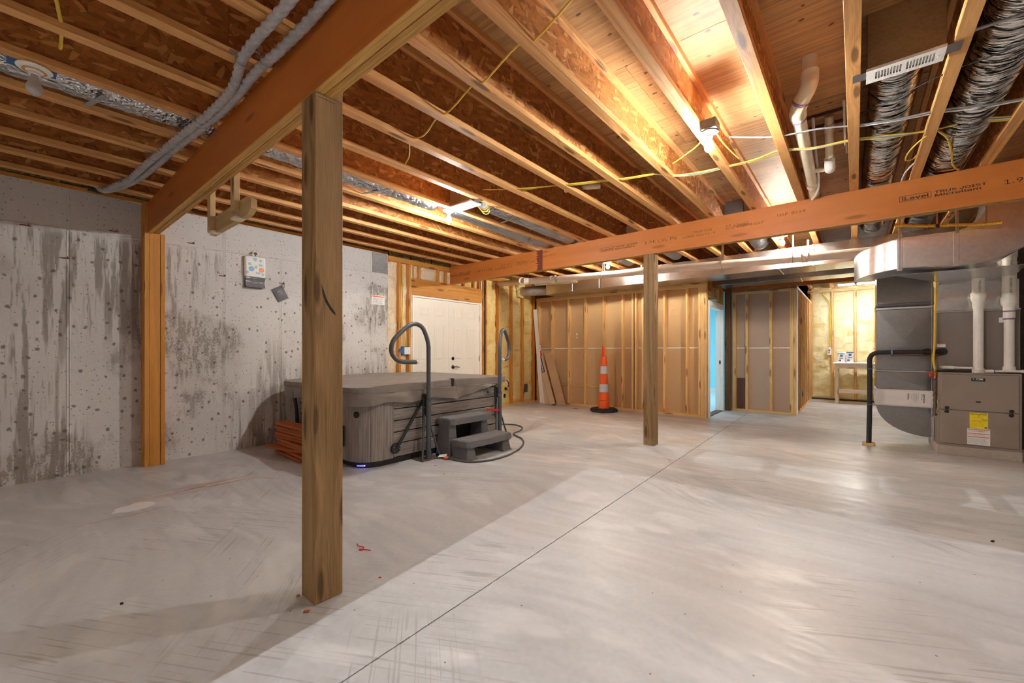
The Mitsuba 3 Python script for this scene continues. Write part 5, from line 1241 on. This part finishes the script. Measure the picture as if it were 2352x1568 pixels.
# ---- workbench and things in the utility room
k = thing('workbench', 'white-topped pine workbench against the far foam wall', 'table')
part(k, 'top', box((-.385, 11.62, .868), (.90, 12.30, .900), .004), M_worktop)
for x, y in ((-.345, 11.66), (.80, 11.66), (-.345, 12.20), (.80, 12.20)):
    part(k, 'leg', box((x, y, 0), (x + .058, y + .045, .868), .003, axis=2), M_whitewood)
part(k, 'apron', box((-.287, 11.662, .775), (.80, 11.70, .866), .002), M_whitewood)
part(k, 'apron', box((-.287, 12.205, .775), (.80, 12.24, .866), .002), M_whitewood)
part(k, 'stretcher', box((-.287, 11.662, .235), (.80, 11.70, .325), .002), M_whitewood)
part(k, 'stretcher', box((-.345, 11.706, .20), (-.300, 12.20, .26), .002), M_whitewood)
for i, (x0, h, c1, c2) in enumerate(((-.305, .215, M_tgreen, M_tblue), (-.155, .245, M_tblue, M_tgreen))):
    k = thing('carton', f'small white carton with blue and teal print on the workbench, {["left", "right"][i]} of the pair', 'box')
    part(k, 'case', box((x0, 11.85, .90), (x0 + .125, 12.0, .90 + h), .003), M_label)
    part(k, 'band', box((x0 + .002, 11.848, .90 + h - .028), (x0 + .123, 11.851, .90 + h - .008)), c1)
    part(k, 'print_block', box((x0 + .04, 11.848, .90 + h * .62), (x0 + .09, 11.851, .90 + h * .80)), M_tblue)
    part(k, 'print_block', box((x0 + .03, 11.848, .90 + h * .42), (x0 + .10, 11.851, .90 + h * .50)), M_tgreen)
    part(k, 'print_block', box((x0 + .015, 11.848, .90 + h * .12), (x0 + .06, 11.851, .90 + h * .30)), M_inkG)
solo('carton', box((-.225, 12.02, .90), (-.10, 12.14, 1.135), .003), M_label, 'white carton standing behind the printed pair on the workbench', 'box')
k = thing('wall_outlet', 'white outlet box on the far foam wall left of the workbench', 'outlet')
part(k, 'box', box((-.515, Y3 - .045, 1.07), (-.44, Y3 + .02, 1.21), .004), M_white)
part(k, 'socket', cat([box((-.492, Y3 - .048, 1.10), (-.463, Y3 - .044, 1.13), .002), box((-.492, Y3 - .048, 1.15), (-.463, Y3 - .044, 1.18), .002)]), M_inkG)
part(k, 'plug', rbox((-.487, Y3 - .07, 1.19), (-.45, Y3 - .03, 1.245), .01, 10), M_white, 40)
cable('olive-yellow cable running down the far foam wall to the white outlet', [(-.60, Y3 - .0, 2.52), (-.50, Y3 - .006, 2.35), (-.462, Y3 - .012, 2.2), (-.462, Y3 - .012, 1.6), (-.468, Y3 - .02, 1.21)], .010, mat('cable_olive', '#cdb53a', .5))

# ================================================================ HOT TUB
k = tub = thing('hot_tub', 'grey-brown hot tub with a folded vinyl cover', 'hot tub')
TX0, TX1, TY0, TY1 = -5.37, -3.672, 2.165, 4.245
RC = .24
part(k, 'base_pan', prism(rrect(TX0 + .03, TY0 + .03, TX1 - .012, TY1 - .02, RC - .03), 0.0, .055, 'xy'), M_black, 40, label='black plastic base')
part(k, 'core', prism(rrect(TX0 + .028, TY0 + .028, TX1 - .028, TY1 - .028, RC - .02), .055, .72, 'xy'), M_black, 40)
zl = [.058, .199, .318, .437, .561, .690]
def slats(p0, p1, nrm):
    """Horizontal cabinet boards between two points, seen from the side nrm points to."""
    p0, p1, nrm = np.array(p0, float), np.array(p1, float), np.array(nrm, float)
    d = p1 - p0; L = np.linalg.norm(d); d /= L
    for i in range(5):
        m = box((0, -.024, zl[i] + .005), (L, 0, zl[i + 1] - .005), .005)
        part(k, 'slat', lin(m, np.stack([d, nrm, (0, 0, 1)], 1), p0), M_cab)
slats((TX1, TY0 + .36, 0), (TX1, TY1 - .13, 0), (1, 0, 0))
slats((TX1 - .36, TY0, 0), (TX0 + .36, TY0, 0), (0, -1, 0))
slats((TX0, TY1 - .3, 0), (TX0, TY0 + .3, 0), (-1, 0, 0))
slats((TX0 + .3, TY1, 0), (TX1 - .13, TY1, 0), (0, 1, 0))
def corner(cx, cy, a0, n=5, r=RC, ext0=.12, ext1=.12, rr=0.0):
    """Rounded corner of upright strips."""
    th = np.linspace(0, PI / 2, n + 1) + a0
    c0, s0 = math.cos(a0), math.sin(a0); c1, s1 = math.cos(a0 + PI / 2), math.sin(a0 + PI / 2)
    def strip(pts):
        pts = np.array(pts)
        inn = (pts - (cx, cy)); inn = inn / np.linalg.norm(inn, axis=1, keepdims=True) * (np.linalg.norm(inn, axis=1, keepdims=True) - .026) + (cx, cy)
        m = prism(Polygon(np.vstack([pts, inn[::-1]])), .058, .706, 'xy')
        v = m[0]; ang = np.arctan2(v[:, 1] - cy, v[:, 0] - cx)
        return v, m[1], np.stack([v[:, 2], ang * r + 40], 1)
    for i in range(n):
        t = np.linspace(th[i] + .006, th[i + 1] - .006, 6)
        part(k, 'corner_strip', strip([(cx + r * math.cos(a), cy + r * math.sin(a)) for a in t]), M_cab)
    for (c, s, e, sg) in ((c0, s0, ext0, -1), (c1, s1, ext1, 1)):
        tx, ty = -s * sg, c * sg
        a = np.array([cx + r * c, cy + r * s]); 
        poly = [a, a + np.array([tx, ty]) * e, a + np.array([tx, ty]) * e - .026 * np.array([c, s]), a - .026 * np.array([c, s])]
        m = prism(Polygon(poly), .058, .706, 'xy'); v = m[0]
        part(k, 'corner_trim', (v, m[1], np.stack([v[:, 2], v[:, 0] + v[:, 1] + 40], 1)), M_cab)
        for z in (.18, .40, .60):
            q = a + np.array([tx, ty]) * e * .55
            A = np.array([[-s, 0, c], [c, 0, s], [0, 1, 0]])
            part(k, 'screw', lathe([(0, 0), (.007, 0), (.006, .003), (0, .004)], 10, (q[0], q[1], z), A), M_steel)
corner(TX1 - RC, TY0 + RC, -PI / 2, 3)
corner(TX0 + RC, TY0 + RC, -PI, 3)
corner(TX1 - .10, TY1 - .10, 0, 2, .10, .03, .03)
corner(TX0 + .10, TY1 - .10, PI / 2, 2, .10, .03, .03)
shell = rrect(TX0 - .004, TY0 - .004, TX1 + .006, TY1 + .004, RC)
part(k, 'shell_lip', prism(shell, .706, .752, 'xy'), M_acryl, 40, label='pale acrylic shell rim')
# corner drain knob, badge, base light
cx, cy = TX1 - RC, TY0 + RC
a = math.radians(-63); nx, ny = math.cos(a), math.sin(a)
part(k, 'knob', lathe([(0, 0), (.030, 0), (.032, .008), (.024, .016), (.012, .020), (.010, .028), (0, .028)], 20, (cx + RC * nx, cy + RC * ny, .53), np.array([[-ny, 0, nx], [nx, 0, ny], [0, 1, 0]])), M_black, 40)
part(k, 'badge', cat([lathe([(0, 0), (.020, 0), (.018, .003), (0, .003)], 20, (TX1, 3.95, .628), RX), box((TX1 - .001, 3.972, .618), (TX1 + .002, 4.06, .638), .001)]), M_steel, label='small round silver badge')
part(k, 'badge_mark', prism(Polygon([(3.942, .622), (3.958, .622), (3.958, .634), (3.95, .640), (3.942, .634)]), TX1 + .002, TX1 + .0038, 'yz'), M_badge)
a = math.radians(-52); nx, ny = math.cos(a), math.sin(a)
part(k, 'base_light', tube([(cx + (RC + .010) * math.cos(t), cy + (RC + .010) * math.sin(t), .030) for t in np.linspace(a - .16, a + .16, 7)], .006, 8), M_glow, True, label='small blue light at the foot of the corner', emitter={'type': 'area', 'radiance': {'type': 'rgb', 'value': BLUE_LED}})

# ---- vinyl cover: two padded halves and a hanging skirt
k = thing('tub_cover', 'folded grey-brown vinyl cover lying on the hot tub', 'cover')
CX0, CX1, CY0, CY1, FY = -5.44, -3.612, 2.095, 4.285, 3.285
def half(y0, y1, rr0, rr1, zt0, zt1):
    """One padded half with rounded outer corners: thicker at the fold."""
    nA = 8
    def ring(off, z_fn):
        pts = []
        x0, x1, a, b = CX0 + off, CX1 - off, y0 + off, y1 - off
        for (qx, qy, r, s) in ((x1 - rr0, a + rr0, rr0, -PI / 2), (x1 - rr1, b - rr1, rr1, 0), (x0 + rr1, b - rr1, rr1, PI / 2), (x0 + rr0, a + rr0, rr0, PI)):
            r_ = max(r - off, .002)
            for t in np.linspace(0, PI / 2, nA):
                pts.append((qx + (r - 0) * math.cos(s + t) if False else qx + r * math.cos(s + t), qy + r * math.sin(s + t)))
        p = np.array(pts); return np.column_stack([p, z_fn(p[:, 1])])
    zt = lambda y: zt0 + (zt1 - zt0) * (y - y0) / (y1 - y0)
    rings = [ring(.012, lambda y: 0 * y + .742), ring(.0, lambda y: 0 * y + .752), ring(.0, lambda y: zt(y) - .016), ring(.004, lambda y: zt(y) - .005), ring(.016, lambda y: zt(y))]
    n = len(rings[0]); v = np.vstack(rings); f = []
    for i in range(len(rings) - 1):
        for j in range(n):
            q = (i * n + j, i * n + (j + 1) % n, (i + 1) * n + (j + 1) % n, (i + 1) * n + j)
            f += [[q[0], q[1], q[2]], [q[0], q[2], q[3]]]
    c = len(v); v = np.vstack([v, rings[-1].mean(0) + (0, 0, .004), rings[0].mean(0)])
    t = (len(rings) - 1) * n
    for j in range(n): f += [[t + j, t + (j + 1) % n, c], [(j + 1) % n, j, c + 1]]
    return v, np.array(f), None
part(k, 'half', half(CY0, FY - .004, .20, .015, .806, .838), M_cover, 45)
part(k, 'half', half(FY + .004, CY1, .015, .09, .838, .824), M_cover, 45)
# side band of the front edge, seam piping and skirt
def loop_pts(off, y_from, y_to, r0):
    """Front and left run of the cover's outline, from the far left corner round the near corner to the right end."""
    p = [(x, CY0 - off) for x in np.linspace(CX0 + r0, CX1 - r0, 40)]
    p += [(CX1 - r0 + (r0 + off) * math.sin(t), CY0 + r0 - (r0 + off) * math.cos(t)) for t in np.linspace(0, PI / 2, 14)[1:]]
    p += [(CX1 + off, y) for y in np.linspace(CY0 + r0, y_to, 60)[1:]]
    return np.array(p)
lp = loop_pts(.003, None, CY1 - .05, .20)
part(k, 'piping', tube(np.column_stack([lp, np.full(len(lp), .748)]), .005, 6), M_coverS, True)
s = np.concatenate([[0], np.cumsum(np.linalg.norm(np.diff(lp, axis=0), axis=1))])
def bottom(p):
    x, y = p
    if x < CX1 - .22: return .632 + .02 * math.sin(x * 9)
    if y < 3.30: return .634 + .012 * math.sin(y * 11) - (.018 if y > 2.9 else 0) * (y - 2.9)
    if y < 3.36: return .598
    return min(.612 + (y - 3.36) * .165, .744)
rows = 10; V = []
for j in range(rows + 1):
    tj = j / rows
    z = np.array([.748 + (bottom(p) - .748) * tj for p in lp])
    wv = .013 * np.sin(s * 15 + 2.2 * np.sin(s * 4)) * tj + .020 * tj * (1 - .6 * tj) + .012 * (meshkit.noise(np.column_stack([s * 7, np.full(len(s), tj * 2.2), 0 * s]), 5) - .5)
    fold = np.exp(-((lp[:, 1] - 3.33) / .03) ** 2) * (lp[:, 0] > CX1 - .05) * .02 * tj
    nrm = np.gradient(lp, axis=0); nrm = np.column_stack([nrm[:, 1], -nrm[:, 0]]); nrm /= np.linalg.norm(nrm, axis=1, keepdims=True)
    q = lp + nrm * (wv + fold - .004 * tj)[:, None]
    V.append(np.column_stack([q, z]))
n = len(lp); v = np.vstack(V); i, j = np.meshgrid(np.arange(rows), np.arange(n - 1), indexing='ij')
q = np.stack([i * n + j, (i + 1) * n + j, (i + 1) * n + j + 1, i * n + j + 1], -1).reshape(-1, 4)
part(k, 'skirt', (v, np.vstack([q[:, [0, 1, 2]], q[:, [0, 2, 3]]]), None), M_coverS, True, label='hanging grey vinyl skirt')
part(k, 'skirt_seam', box((CX1 + .012, 3.327, .605), (CX1 + .022, 3.333, .74), .002), M_coverS)
fl = part(k, 'fold_gap', box((CX0 + .02, FY - .004, .745), (CX1 - .002, FY + .004, .832)), M_black)
part(k, 'fold_tuft', lumpy((CX1 - .03, FY - .018, .75), (CX1 + .008, FY + .016, .842), .010, 44, .012), M_black, True, label='bunched black fabric at the fold')
for y0, y1 in ((3.02, 3.24), (3.33, 3.50)):
    part(k, 'end_patch', box((CX1 - .004, y0, .760), (CX1 + .004, y1, .822), .003), M_coverS)
part(k, 'handle', tube(smooth_path([(CX1 + .004, 2.885, .815), (CX1 + .016, 2.89, .80), (CX1 + .016, 2.89, .765), (CX1 + .004, 2.885, .752)], 4), .006, 6), M_coverS, True)
k = thing('latch_strap', 'black cover strap and latch at the right corner of the hot tub', 'strap')
part(k, 'strap', tube(smooth_path([(CX1 - .03, CY1 + .004, .765), (CX1 - .02, CY1 + .03, .74), (CX1 - .015, CY1 + .035, .70), (CX1 - .02, CY1 + .022, .67)], 6), .007, 8), M_black, True)
part(k, 'buckle', cat([rbox((CX1 - .035, TY1 + .006, .63), (CX1 - .005, TY1 + .04, .675), .008, 10), rbox((CX1 - .05, TY1 + .002, .53), (CX1 - .02, TY1 + .025, .585), .008, 10)]), M_black, 40)

# ---- cover lifter
k = thing('cover_lifter', 'black cover lifter arm with a round pivot on the front of the hot tub', 'lifter')
part(k, 'arm', tube([(TX1 + .035, 2.545, .165), (TX1 + .035, 2.72, .41), (TX1 + .035, 2.93, .705)], .016, 12), M_railb, True)
part(k, 'pivot', lathe([(0, 0), (.052, 0), (.054, .008), (.05, .022), (.044, .026), (0, .026)], 24, (TX1 + .004, 2.54, .155), RX), M_railb, 40)
for a in range(4):
    part(k, 'bolt', lathe([(0, 0), (.006, 0), (.005, .004), (0, .005)], 8, (TX1 + .030, 2.54 + .033 * math.cos(a * 1.3), .155 + .033 * math.sin(a * 1.3)), RX), M_steel)
part(k, 'bracket', box((TX1 + .004, 2.93, .45), (TX1 + .020, 2.975, .62), .003), M_railb)
k = thing('cover_lifter', 'black lifter strut and bracket on the left side of the hot tub', 'lifter')
part(k, 'strut', tube([(-4.18, TY0 - .02, .56), (-4.10, TY0 - .025, .38), (-4.02, TY0 - .025, .28)], .010, 10), M_railb, True)
part(k, 'bracket', prism([(-4.08, .40), (-3.985, .405), (-3.985, .20), (-4.0, .195), (-4.06, .30)], TY0 - .028, TY0 - .004, 'xz'), M_railb)
part(k, 'pivot', cyl((-4.14, TY0 - .04, .37), (-4.14, TY0 - .004, .37), .022, 14), M_railb, 40)
part(k, 'cross_arm', tube([(-4.60, TY0 - .09, .700), (-4.10, CY0 - .03, .775), (-4.035, CY0 - .02, .782)], .013, 10), M_railb, True)
part(k, 'cross_bracket', cat([box((-4.05, CY0 - .035, .752), (-4.015, CY0 - .004, .812), .003), cyl((-4.05, CY0 - .03, .775), (-4.05, CY0 - .05, .775), .016, 10)]), M_railb, 40)
solo('lifter_handle', tube(smooth_path([(-5.02, 2.145, .20), (-5.02, 2.135, .45), (-5.02, 2.118, .58), (-5.02, 2.11, .69), (-5.02, 2.125, .735), (-5.02, 2.155, .742), (-5.02, 2.18, .73)], 8), .019, 14), M_black, 'black curved lifter handle showing left of the near post', 'handle', smooth=True)

# ================================================================ HANDRAILS
def handrail(label, x, y, ang, z0=0.0, ztop=1.445):
    """Post with a looped top; the loop lies in the vertical plane turned by ang."""
    k = thing('handrail', label, 'handrail')
    d = np.array([math.cos(ang), math.sin(ang)])
    P = lambda a, z: (x + d[0] * a, y + d[1] * a, z)
    arc = [P(.0, .24), P(0, .7), P(0, 1.14), P(.004, 1.23), P(.035, 1.33), P(.085, 1.41), P(.155, ztop - .005), P(.225, 1.437 - .005), P(.30, 1.39), P(.375, 1.33), P(.435, 1.27), P(.462, 1.20), P(.452, 1.13), P(.40, 1.075), P(.33, 1.052), P(.25, 1.048), P(.165, 1.045)]
    sp = path(arc, .012, 10)
    part(k, 'tube', tube(sp, .0225, 18), M_rail, True)
    part(k, 'end_plug', lathe([(.0225, 0), (.0235, .006), (.018, .026), (.008, .034), (0, .036)], 18, P(.167, 1.045), np.array([[-d[1], 0, -d[0]], [d[0], 0, -d[1]], [0, 1, 0]])), mat('clear_plug', '#c9c8c4', .3) if 'mat_clear_plug' not in scene else 'mat_clear_plug', 40, label='pale translucent end plug')
    part(k, 'sleeve', cyl((x, y, 0.012), (x, y, .60), .0265, 20), M_rail, 40)
    part(k, 'sleeve_ring', cat([cyl((x, y, .585), (x, y, .640), .0285, 20), cyl((x, y, .012), (x, y, .10), .031, 20)]), M_rail, 40)
    part(k, 'pole_bracket', cat([box((x - .085, y - .018, .56), (x - .022, y + .018, .70), .003), box((x - .05, y - .045, .30), (x - .030, y - .018, .66), .002)]), M_railb)
    for z in (.44, .48, .56): part(k, 'bolt', lathe([(0, 0), (.006, 0), (.005, .004), (0, .005)], 8, (x - .030, y - .034, z), RX), M_steel)
    part(k, 'base_plate', box((x - .13, y - .115, 0), (x + .045, y + .16, .010), .003), M_iron)
    part(k, 'strut', tube([(x - .035, y - .03, .47), (x + .03, y - .105, .012)], .011, 10), M_rail, True)
    part(k, 'strut', tube([(x - .03, y + .03, .40), (x + .02, y + .145, .012)], .011, 10), M_rail, True)
    return k
handrail('dark grey looped handrail standing in front of the hot tub, left of its steps', -3.522, 2.86, -PI / 2)
k = handrail('dark grey looped handrail with a red tie, right of the hot tub steps', -3.535, 4.03, math.atan2(.90, -.42))
solo('red_ribbon', cat([tube(np.array([(-3.535 + .0285 * math.cos(t), 4.03 + .0285 * math.sin(t), .395 + .002 * math.sin(3 * t)) for t in np.linspace(0, 2 * PI, 25)]), .0032, 6, prof=None), box((-3.566, 4.0, .384), (-3.505, 4.003, .412)), beam_between((-3.53, 4.0, .40), (-3.60, 3.86, .418), .003, .024)]), M_red, 'red ribbon tied round the right handrail above the steps', 'ribbon')

# ================================================================ STEPS
k = thing('spa_steps', 'dark grey plastic two-tread spa steps in front of the hot tub', 'steps')
def tread(x0, x1, y0, y1, z, nm):
    bow = .02
    pl = [(x0, y0 + .02), (x0, y1 - .02), (x0 + .02, y1), (x1 - .03, y1)] + [(x1 + bow * math.sin(t), y1 - .03 - (y1 - y0 - .06) * i / 12) for i, t in enumerate(np.linspace(0, PI, 13))] + [(x1 - .03, y0), (x0 + .02, y0)]
    P_ = Polygon(pl).buffer(-.012).buffer(.012, quad_segs=5)
    b = part(k, nm, cat([prism(P_, z - .062, z - .012, 'xy'), prism(P_.buffer(-.006), z - .013, z - .004, 'xy'), prism(P_.buffer(-.014), z - .005, z, 'xy')]), M_step, 30)
    part(b, 'grip_pad', prism(P_.buffer(-.038), z - .001, z + .0022, 'xy'), M_tread)
    return b
UX0, UX1, LX0, LX1 = -3.645, -3.375, -3.405, -3.115
tread(UX0, UX1, 3.065, 3.735, .412, 'upper_tread'); tread(LX0, LX1, 3.055, 3.79, .200, 'lower_tread')
def leg(x0, x1, y0, y1, z1, nm, fl=.022):
    s = m3.Manifold.cylinder(.004, .02, .02, 14); L = []
    for z, e in ((0, fl), (z1 - .004, 0)):
        for x in (x0 - e + .02, x1 + e - .02):
            for y in (y0 - e + .02, y1 + e - .02): L.append(s.translate([x, y, z]))
    part(k, nm, mf(m3.Manifold.batch_hull(L)), M_step, 40)
    part(k, 'foot', box((x0 - fl - .006, y0 - fl - .006, 0), (x1 + fl + .006, y1 + fl + .006, .010), .004), M_step)
leg(-3.63, -3.44, 3.085, 3.185, .352, 'leg'); leg(-3.63, -3.44, 3.60, 3.70, .352, 'leg')
leg(-3.37, -3.155, 3.085, 3.185, .140, 'leg'); leg(-3.37, -3.155, 3.655, 3.76, .140, 'leg')
part(k, 'side_web', box((-3.44, 3.10, .02), (-3.36, 3.17, .15), .01), M_step); part(k, 'side_web', box((-3.44, 3.65, .02), (-3.36, 3.72, .15), .01), M_step)
part(k, 'back_panel', box((-3.645, 3.10, .05), (-3.632, 3.70, .34), .004), M_black)

# ---- power cord around the steps
k = thing('power_cord', 'dark grey power cord curling on the floor around the spa steps', 'cord')
part(k, 'cord', tube(path([(-3.50, 3.02, .014), (-3.40, 3.005, .012), (-3.30, 3.0, .011), (-3.16, 3.015, .011), (-3.055, 3.075, .011), (-2.97, 3.22, .011), (-2.955, 3.40, .011), (-2.975, 3.58, .011), (-3.06, 3.85, .011), (-3.20, 4.10, .011), (-3.38, 4.29, .011), (-3.55, 4.385, .011), (-3.66, 4.46, .011), (-3.70, 4.56, .011), (-3.73, 4.70, .011), (-3.83, 4.88, .011), (-3.95, 4.98, .011), (-4.10, 5.02, .011), (-4.25, 4.95, .011), (-4.45, 4.75, .011), (-4.6, 4.5, .011), (-4.62, 4.27, .06)], .02, 6), .0095, 10), mat('cord_grey', '#4b5053', .5), True)
part(k, 'plug', cat([rbox((-3.56, 2.985, 0), (-3.49, 3.035, .045), .012, 10)]), M_black, 40)
part(k, 'tag', lin(box((-.045, -.03, -.001), (.045, .03, .001)), rot((1, 0, 0), 14) @ rot((0, 0, 1), 30), (-3.44, 2.985, .030)), M_label, label='white cord tag')
part(k, 'red_tag', lin(box((-.03, -.022, -.001), (.03, .022, .001)), rot((1, 0, 0), 20) @ rot((0, 0, 1), -20), (-3.375, 2.975, .022)), M_labO, label='orange-red cord tag')

# ================================================================ TRAFFIC CONE
k = thing('traffic_cone', 'tall orange channelizer cone with white bands on a black base', 'traffic cone')
cx, cy = -3.725, 7.275
oct_ = [(cx + .262 * math.cos(a), cy + .262 * math.sin(a)) for a in np.arange(8) * PI / 4 + PI / 8 + .69]
P_ = Polygon(oct_)
part(k, 'base', cat([prism(P_, 0, .052, 'xy'), prism(P_.buffer(-.02), .051, .064, 'xy')]), M_rubber)
zr = [.06, .215, .373, .527, .724, .869, 1.058]; rr = lambda z: .104 - .046 * (z - .06) / 1.0
for i in range(6):
    z0, z1 = zr[i], zr[i + 1]
    white = i in (2, 4)
    if white:
        part(k, 'white_band', lathe([(rr(z0) - .005, z0), (rr(z0) - .005, z0 + .001), (rr(z1) - .005, z1 - .001), (rr(z1) - .005, z1)], 32, (cx, cy, 0)), M_reflect, True, label='white reflective band')
    else:
        part(k, 'segment', lathe([(rr(z0) - .012, z0), (rr(z0), z0 + .002), (rr(z0) + .002, z0 + .010), (rr(z0), z0 + .018), (rr(z1), z1 - .012), (rr(z1) - .006, z1 - .002), (rr(z1) - .02, z1)], 32, (cx, cy, 0)), M_orange, True)
part(k, 'core', lathe([(0, .06), (rr(.06) - .02, .06), (rr(1.05) - .012, 1.05), (0, 1.056)], 24, (cx, cy, 0)), M_orange, True)
hp = Polygon([(-.042, 1.05), (.042, 1.05), (.048, 1.09), (.042, 1.12), (.043, 1.20), (.030, 1.238), (-.030, 1.238), (-.043, 1.20), (-.042, 1.12), (-.048, 1.09)], [[(-.020, 1.115), (.020, 1.115), (.022, 1.19), (.010, 1.212), (-.010, 1.212), (-.022, 1.19)]])
h = prism(hp, -.015, .015, 'xz'); part(k, 'handle', lin(h, rot((0, 0, 1), -35), (cx, cy, 0)), M_orange)

# ================================================================ BOARDS LEANING IN THE CORNER
def leaning(name, label, cat_, b, t, w, th, m, nx=(0, -1, 0), parts=None):
    k = thing(name, label, cat_)
    part(k, 'board', beam_between(b, t, w, th, nx, .002), m)
    return k
leaning('trim_board', 'long white board leaning in the corner of the foam wall and the studs', 'board', (-5.292, 7.430, .012), (-5.60, 7.60, 2.10), .085, .018, M_trim, (.3, -1, 0))
leaning('trim_board', 'white board leaning second from the foam wall', 'board', (-5.225, 7.424, .010), (-5.48, 7.60, 1.28), .060, .016, M_trim, (.3, -1, 0))
leaning('trim_board', 'pale tan plank leaning between the white boards and the labelled carton', 'board', (-5.155, 7.415, .010), (-5.44, 7.60, 1.16), .085, .016, M_plank, (.3, -1, 0))
leaning('trim_board', 'narrow tan plank leaning just left of the labelled carton', 'board', (-5.09, 7.425, .010), (-5.41, 7.615, 1.10), .060, .014, M_plank, (.3, -1, 0))
k = thing('plank_carton', 'long pale carton with a dark label and red end leaning in the corner', 'box')
b, t = np.array((-4.985, 7.40, .020)), np.array((-5.475, 7.585, 1.145))
part(k, 'case', beam_between(b, t, .115, .030, (.3, -1, 0), .003), M_plank)
d = (t - b) / np.linalg.norm(t - b); L = np.linalg.norm(t - b)
up_ = np.array((.3, -1, 0)); sd = np.cross(d, up_); sd /= np.linalg.norm(sd); up_ = np.cross(sd, d)
def onface(a0, a1, w0, w1, m, nm, h=.0155):
    part(k, nm, lin(box((a0, w0, h), (a1, w1, h + .001)), np.stack([d, sd, up_], 1), b), m)
onface(L - .50, L - .125, -.050, .020, M_navy, 'dark_label'); onface(L - .12, L - .005, -.056, .056, M_red, 'red_end'); onface(L - .085, L - .035, -.022, .022, M_label, 'logo_patch')
part(k, 'lettering', text('vinyl plank flooring', .030, b + d * (L - .15) + up_ * .0168 - sd * .028, -d, -sd if False else sd, .0008, True, .33), M_label)
k = thing('cardboard_sheet', 'brown cardboard piece with a torn curled top leaning against the studs', 'cardboard')
g = grid((-4.90, 7.44, .004), (-.46, .155, 1.135), (.195, .03, .015), 20, 6, lambda p, a, b_: .006 * np.sin(a * 5) + .04 * np.clip(a - .93, 0, 1) * 8 * (b_ - .2))
part(k, 'sheet', g, M_card, True)
g2 = (g[0] + (0, .004, 0), g[1][:, ::-1], g[2]); part(k, 'back', g2, M_card, True)
part(k, 'torn_edge', lumpy((-5.38, 7.595, 1.115), (-5.22, 7.63, 1.165), .012, 61, .015), M_card, True)
solo('board_shoe', box((-5.03, 7.385, 0), (-4.93, 7.43, .012), .003), M_dark, 'dark scrap under the foot of the leaning carton', 'scrap')

# ================================================================ STACK OF CEDAR SHIMS BEHIND THE NEAR POST
names = ['bottom', 'second', 'third', 'fourth', 'fifth', 'sixth', 'seventh', 'eighth', 'ninth', 'top']
jr = np.random.default_rng(12)
for i in range(10):
    z = .004 + .036 * i
    L = .68 + .10 * jr.random(); xo = -4.71 - .05 * jr.random() + (.02 * i if i < 3 else .03); yo = 1.985 + .03 * jr.random()
    m = lin(box((-L / 2, -.07, 0), (L / 2, .07, .031), .003), rot((0, 0, 1), 8 * (jr.random() - .5) + (14 if i == 2 else 0)), (xo, yo, z))
    solo('shim_board', m, M_shim, f'reddish cedar board half hidden behind the near post, {names[i]} of the stack', 'board', 'cedar boards stacked behind the near post')

# ================================================================ LITTER ON THE FLOOR
def scrap(label, x, y, sx, sy, m, ang, z=.004, seed=0):
    solo('scrap', lin(lumpy((-sx, -sy, 0), (sx, sy, z), min(sx, sy) * .35, seed, max(sx, sy) * .5), rot((0, 0, 1), ang), (x, y, .0005)), m, label, 'scrap', smooth=True)
solo('red_string', tube(path([(-2.31, 1.335, .003), (-2.27, 1.32, .006), (-2.24, 1.335, .004), (-2.21, 1.31, .003), (-2.235, 1.30, .006), (-2.20, 1.33, .003), (-2.17, 1.34, .003)], .01, 6), .0025, 6), M_red, 'bit of red string lying on the floor right of the near post', 'string', smooth=True)
scrap('tiny red scrap on the floor near the near post', -1.88, 1.212, .006, .004, M_red, 20, .003, 1)
scrap('tiny red scrap on the floor in front of the spa steps', -3.281, 2.751, .010, .006, M_red, 60, .003, 2)
scrap('tiny red scrap in front of the power cord', -3.0, 2.62, .006, .005, M_red, 10, .003, 3)
scrap('small dark scrap on the floor at lower left', -2.03, .18, .016, .006, M_iron, 30, .004, 4)
scrap('black chip lying at the edge of the post shadow', -2.60, .33, .008, .005, M_ink, 0, .004, 5)
scrap('black curl of plastic on the floor at the right', .645, 3.82, .012, .006, M_ink, 70, .006, 6)
scrap('flat brown scrap by the stud partition left of the traffic cone', -4.35, 7.26, .05, .025, M_brownboard, 10, .005, 7)
scrap('wood crumbs at the foot of the near post', -1.885, .845, .012, .008, M_shim, 40, .006, 8)
scrap('second wood crumb at the foot of the near post', -2.035, .872, .007, .006, M_shim, 10, .006, 9)
